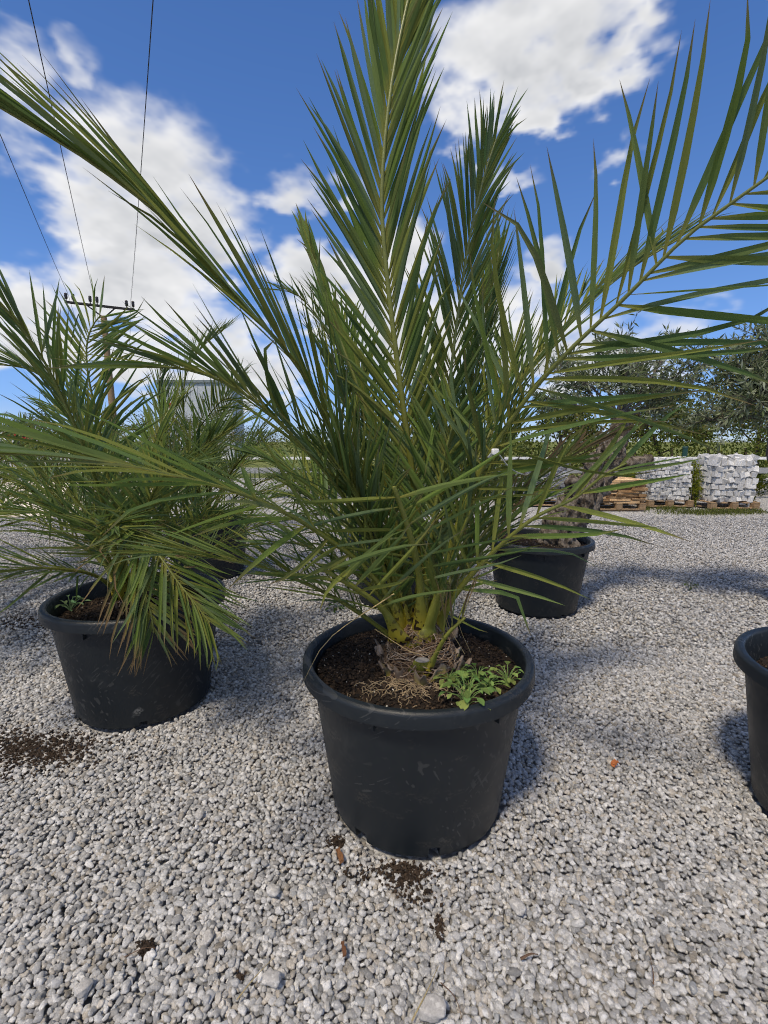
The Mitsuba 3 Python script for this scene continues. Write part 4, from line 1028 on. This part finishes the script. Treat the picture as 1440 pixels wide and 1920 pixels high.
# ---------------------------------------------------------------- utility pole and wires
up = thing("utility_pole", "wooden utility pole with a dark crossarm and six insulators at far left", "utility pole")
PX, PY = -13.42, 24.0
scene[up + "__pole"] = mikit.ply(tube(np.array([(PX + 0.12, PY, -0.2), (PX + 0.05, PY, 3.5), (PX, PY, 7.2)]), [0.18, 0.155, 0.13], 14), "mat_wood", smooth=40)
ad = np.array([0.88, 0.475, 0.0]); ac = np.array([PX - 0.1, PY, 7.66]); wd = np.array([0.475, -0.88, 0.0])
Ra = np.column_stack([ad, -wd, [0, 0, 1]])
mb = MB(); mb.add(box(ac, (2.9, 0.10, 0.10), Ra), (0.03, 0.03, 0.032)); mb.put(up + "__crossarm", "mat_matte")
for s in (-0.62, 0.62):
    put(part(up, "brace"), tube(np.array([ac + ad * s, [PX, PY, 7.12]]), 0.035, 6), "mat_matte", False, (0.03, 0.03, 0.032))
INS = [-1.38, -1.1, -0.42, -0.14, 1.1, 1.38]
for s in INS:
    o = ac + ad * s + [0, 0, 0.05]
    z = np.array([0, 0.08, 0.10, 0.14, 0.16, 0.2, 0.22, 0.26, 0.28, 0.34, 0.36])
    put(part(up, "insulator"), tube(o + np.column_stack([z * 0, z * 0, z]), [0.025, 0.025, 0.075, 0.05, 0.085, 0.055, 0.085, 0.05, 0.075, 0.06, 0.02], 10), "mat_gloss", True, (0.03, 0.022, 0.02))
for i, s in enumerate((-1.3, -0.25, 1.3)):
    o = ac + ad * s + [0, 0, 0.42]
    q = [o + wd * 52 * t + np.array([0, 0, -0.7 * 4 * t * (1 - t)]) for t in np.linspace(0, 1, 60)]
    q = [o - wd * 40 * t + np.array([0, 0, -0.7 * 4 * t * (1 - t) - 0.5 * t]) for t in np.linspace(0.5, 0.02, 12)] + q
    w_ = thing("overhead_wire", ["left power line running overhead from the pole's crossarm", "middle power line running overhead from the pole's crossarm", "right power line running overhead from the pole's crossarm"][i], "power line", "wires of the utility pole")
    put(w_, tube(np.array(q), 0.0085, 5), "mat_matte", True, (0.05, 0.05, 0.055))

# ---------------------------------------------------------------- far buildings
def quad_part(key, name, c, s, col, mat="mat_matte"):
    mb = MB(); mb.add(box(c, s), col); mb.put(part(key, name), mat)


bd = thing("warehouse", "grey flat roofed building with green corner trim behind the left palms", "building")
BX, BY = -15.4, 41.5
quad_part(bd, "wall", (BX, BY, 3.0), (6.0, 3.0, 6.0), (0.46, 0.50, 0.54))
quad_part(bd, "roof", (BX, BY, 6.1), (6.3, 3.3, 0.2), (0.2, 0.24, 0.26))
quad_part(bd, "corner_trim", (BX - 2.85, BY - 1.53, 3.0), (0.45, 0.06, 6.0), (0.16, 0.27, 0.14))
for i in range(9): quad_part(bd, "seam", (BX - 2.3 + i * 0.62, BY - 1.51, 3.0), (0.05, 0.05, 5.9), (0.40, 0.44, 0.48))
sg = thing("red_sign", "small white sign with red marks on the grey building", "sign")
quad_part(sg, "panel", (BX - 2.1, BY - 1.56, 4.15), (0.9, 0.05, 0.75), (0.7, 0.7, 0.7))
for i in range(3): quad_part(sg, "mark", (BX - 2.35 + i * 0.25, BY - 1.6, 4.15), (0.13, 0.03, 0.45), (0.5, 0.02, 0.03))

tb = thing("signboard", "white board with red markings seen through the palms at far left", "signboard")
quad_part(tb, "panel", (-22.6, 30, 1.65), (2.2, 0.1, 0.9), (0.7, 0.71, 0.72))
for x, w in ((-23.2, 0.3), (-22.8, 0.2), (-22.2, 0.45), (-21.75, 0.2)): quad_part(tb, "mark", (x, 29.93, 1.65), (w, 0.03, 0.42), (0.5, 0.025, 0.04))
for x in (-23.4, -21.8): quad_part(tb, "leg", (x, 30.1, 0.55), (0.1, 0.1, 1.3), (0.3, 0.3, 0.3))
lw = thing("low_wall", "low pale wall at the far left behind the track", "wall")
quad_part(lw, "wall", (-18, 19.0, 0.35), (16, 0.25, 0.75), (0.5, 0.5, 0.49))
quad_part(lw, "coping", (-18, 19.0, 0.755), (16.1, 0.34, 0.06), (0.6, 0.6, 0.59))

# ---------------------------------------------------------------- spilled soil, stones, debris
def spill(label, spots, seed):
    r = np.random.default_rng(seed)
    mb = MB()
    for cx, cy, sx, sy, k in spots:
        x, y = cx + r.normal(0, sx, k), cy + r.normal(0, sy, k)
        s = r.uniform(0.002, 0.0075, k)
        lim = [np.hypot(x - a, y - b) > POT_B + 0.01 for a, b in POTS.values()]
        ok = np.all(lim, 0)
        x, y, s = x[ok], y[ok], s[ok]; k = len(x)
        z = -0.003 + r.uniform(-0.007, 0.006, k) + np.maximum(bumps(x, y), -0.004)
        v = pebble_mesh(OCTA, r, s) + np.stack([x, y, z], 1)[:, None]
        f = OCTA[1][None] + (np.arange(k) * 6)[:, None, None]
        c = np.array([[0.03, 0.02, 0.013]]) * r.uniform(0.5, 1.8, (k, 1))
        mb.add((v.reshape(-1, 3), f.reshape(-1, 3)), np.repeat(c, 6, 0))
    mb.put(thing("spilled_soil", label, "soil", kind="stuff"), "mat_matte")


spill("dark soil spilled on the gravel beside the left pot", [(-1.42, 1.80, 0.13, 0.06, 2300), (-1.75, 1.83, 0.18, 0.06, 2000), (-1.6, 1.75, 0.3, 0.06, 900)], 101)
spill("dark soil strip on the gravel at the far left edge", [(-2.6, 3.2, 0.3, 0.1, 2500)], 102)
spill("brown soil washed out in front of the foreground pot", [(0.06, 1.235, 0.032, 0.028, 420), (0.085, 1.18, 0.03, 0.035, 110), (0.145, 1.08, 0.010, 0.018, 70), (0.0, 1.24, 0.12, 0.02, 160), (-0.15, 1.35, 0.015, 0.012, 90)], 103)
spill("small dark clod of soil on the gravel at lower left", [(-0.60, 1.025, 0.010, 0.008, 170), (-0.34, 0.96, 0.004, 0.004, 30)], 104)

r = np.random.default_rng(110)
for (x, y, s, lb_) in [(0.105, 0.885, 0.026, "rough grey stone at the bottom edge, largest in the gravel"), (-0.262, 0.945, 0.018, "grey veined stone beside the dry straw at lower middle"), (0.36, 1.12, 0.019, "pale flat stone right of the front pot's foot"),
                       (-0.69, 0.925, 0.016, "rounded greenish grey stone at lower left"), (-0.31, 1.165, 0.016, "layered grey stone left of the front pot's foot"), (-0.62, 1.44, 0.015, "pale oval stone in the gravel left of the front pot")]:
    v, f = icos(2)
    v = np.sign(v) * np.abs(v) ** 0.75
    v = v * (1 + 0.8 * (meshkit.fbm(v * 1.9 + r.uniform(0, 9), 3, 2) - 0.5))[:, None] * s * np.array([1.2, 0.9, 0.62])
    k = thing("stone", lb_, "stone")
    scene[k] = mikit.ply((v @ rotz(r.uniform(0, 6)).T + [x, y, 0.012], f), "mat_pebble", smooth=True, uv=np.full((len(v), 2), (0.6, 0.8)))

for lb_, c, s, a, col in [("orange fragment of terracotta lying on the gravel at right", (0.898, 1.699, 0.013), (0.03, 0.016, 0.011), 0.7, (0.45, 0.15, 0.05)), ("brown bark chip on the gravel left of the front pot's foot", (-0.134, 1.28, 0.013), (0.012, 0.05, 0.008), 0.35, (0.17, 0.08, 0.035)),
                          ("reddish wood chip on the gravel at lower middle", (-0.10, 1.01, 0.012), (0.008, 0.035, 0.006), 0.2, (0.13, 0.06, 0.03))]:
    m = trimesh.creation.box(extents=s).subdivide().subdivide()
    v = np.array(m.vertices); v = v + (meshkit.noise(v * 120 + 3)[:, None] - 0.5) * 0.009
    k = thing("debris_chip", lb_, "chip")
    put(k, (v @ rotz(a).T + c, np.array(m.faces)), "mat_matte", False, np.array(col) * (0.7 + 0.6 * meshkit.noise(v * 300))[:, None])
for lb_, p, w in [("dry yellow straw lying on the gravel at lower middle", [(-0.33, 0.90, 0.013), (-0.30, 0.94, 0.02), (-0.265, 0.99, 0.014)], 0.004), ("thin dry grass stalk at lower left", [(-0.63, 0.99, 0.013), (-0.59, 1.005, 0.02), (-0.56, 1.01, 0.014)], 0.003),
                  ("dry straw stalk beside the large stone at the bottom edge", [(0.06, 0.86, 0.014), (0.10, 0.91, 0.03), (0.13, 0.97, 0.014)], 0.004), ("brown stalk lying right of the large bottom stone", [(0.13, 0.93, 0.02), (0.16, 0.90, 0.018), (0.17, 0.86, 0.013)], 0.003),
                  ("dark curled leaf sliver on the gravel at lower right", [(0.33, 0.985, 0.014), (0.355, 0.99, 0.022), (0.375, 0.995, 0.014)], 0.008), ("brown stalk on the gravel at far lower right", [(0.62, 0.93, 0.014), (0.63, 0.95, 0.02), (0.645, 0.99, 0.014)], 0.004)]:
    k = thing("dry_stalk", lb_, "dry stalk")
    put(k, tube(spline(p, 10), np.linspace(w, w * 0.3, 10) / 2, 5, flat=0.5), "mat_matte", True, (0.32, 0.26, 0.14) if "yellow" in lb_ or "straw" in lb_ else (0.12, 0.075, 0.05))

# keep only labels of what exists
labels = {k: v for k, v in labels.items() if k in scene or any(s.startswith(k + "__") for s in scene)}
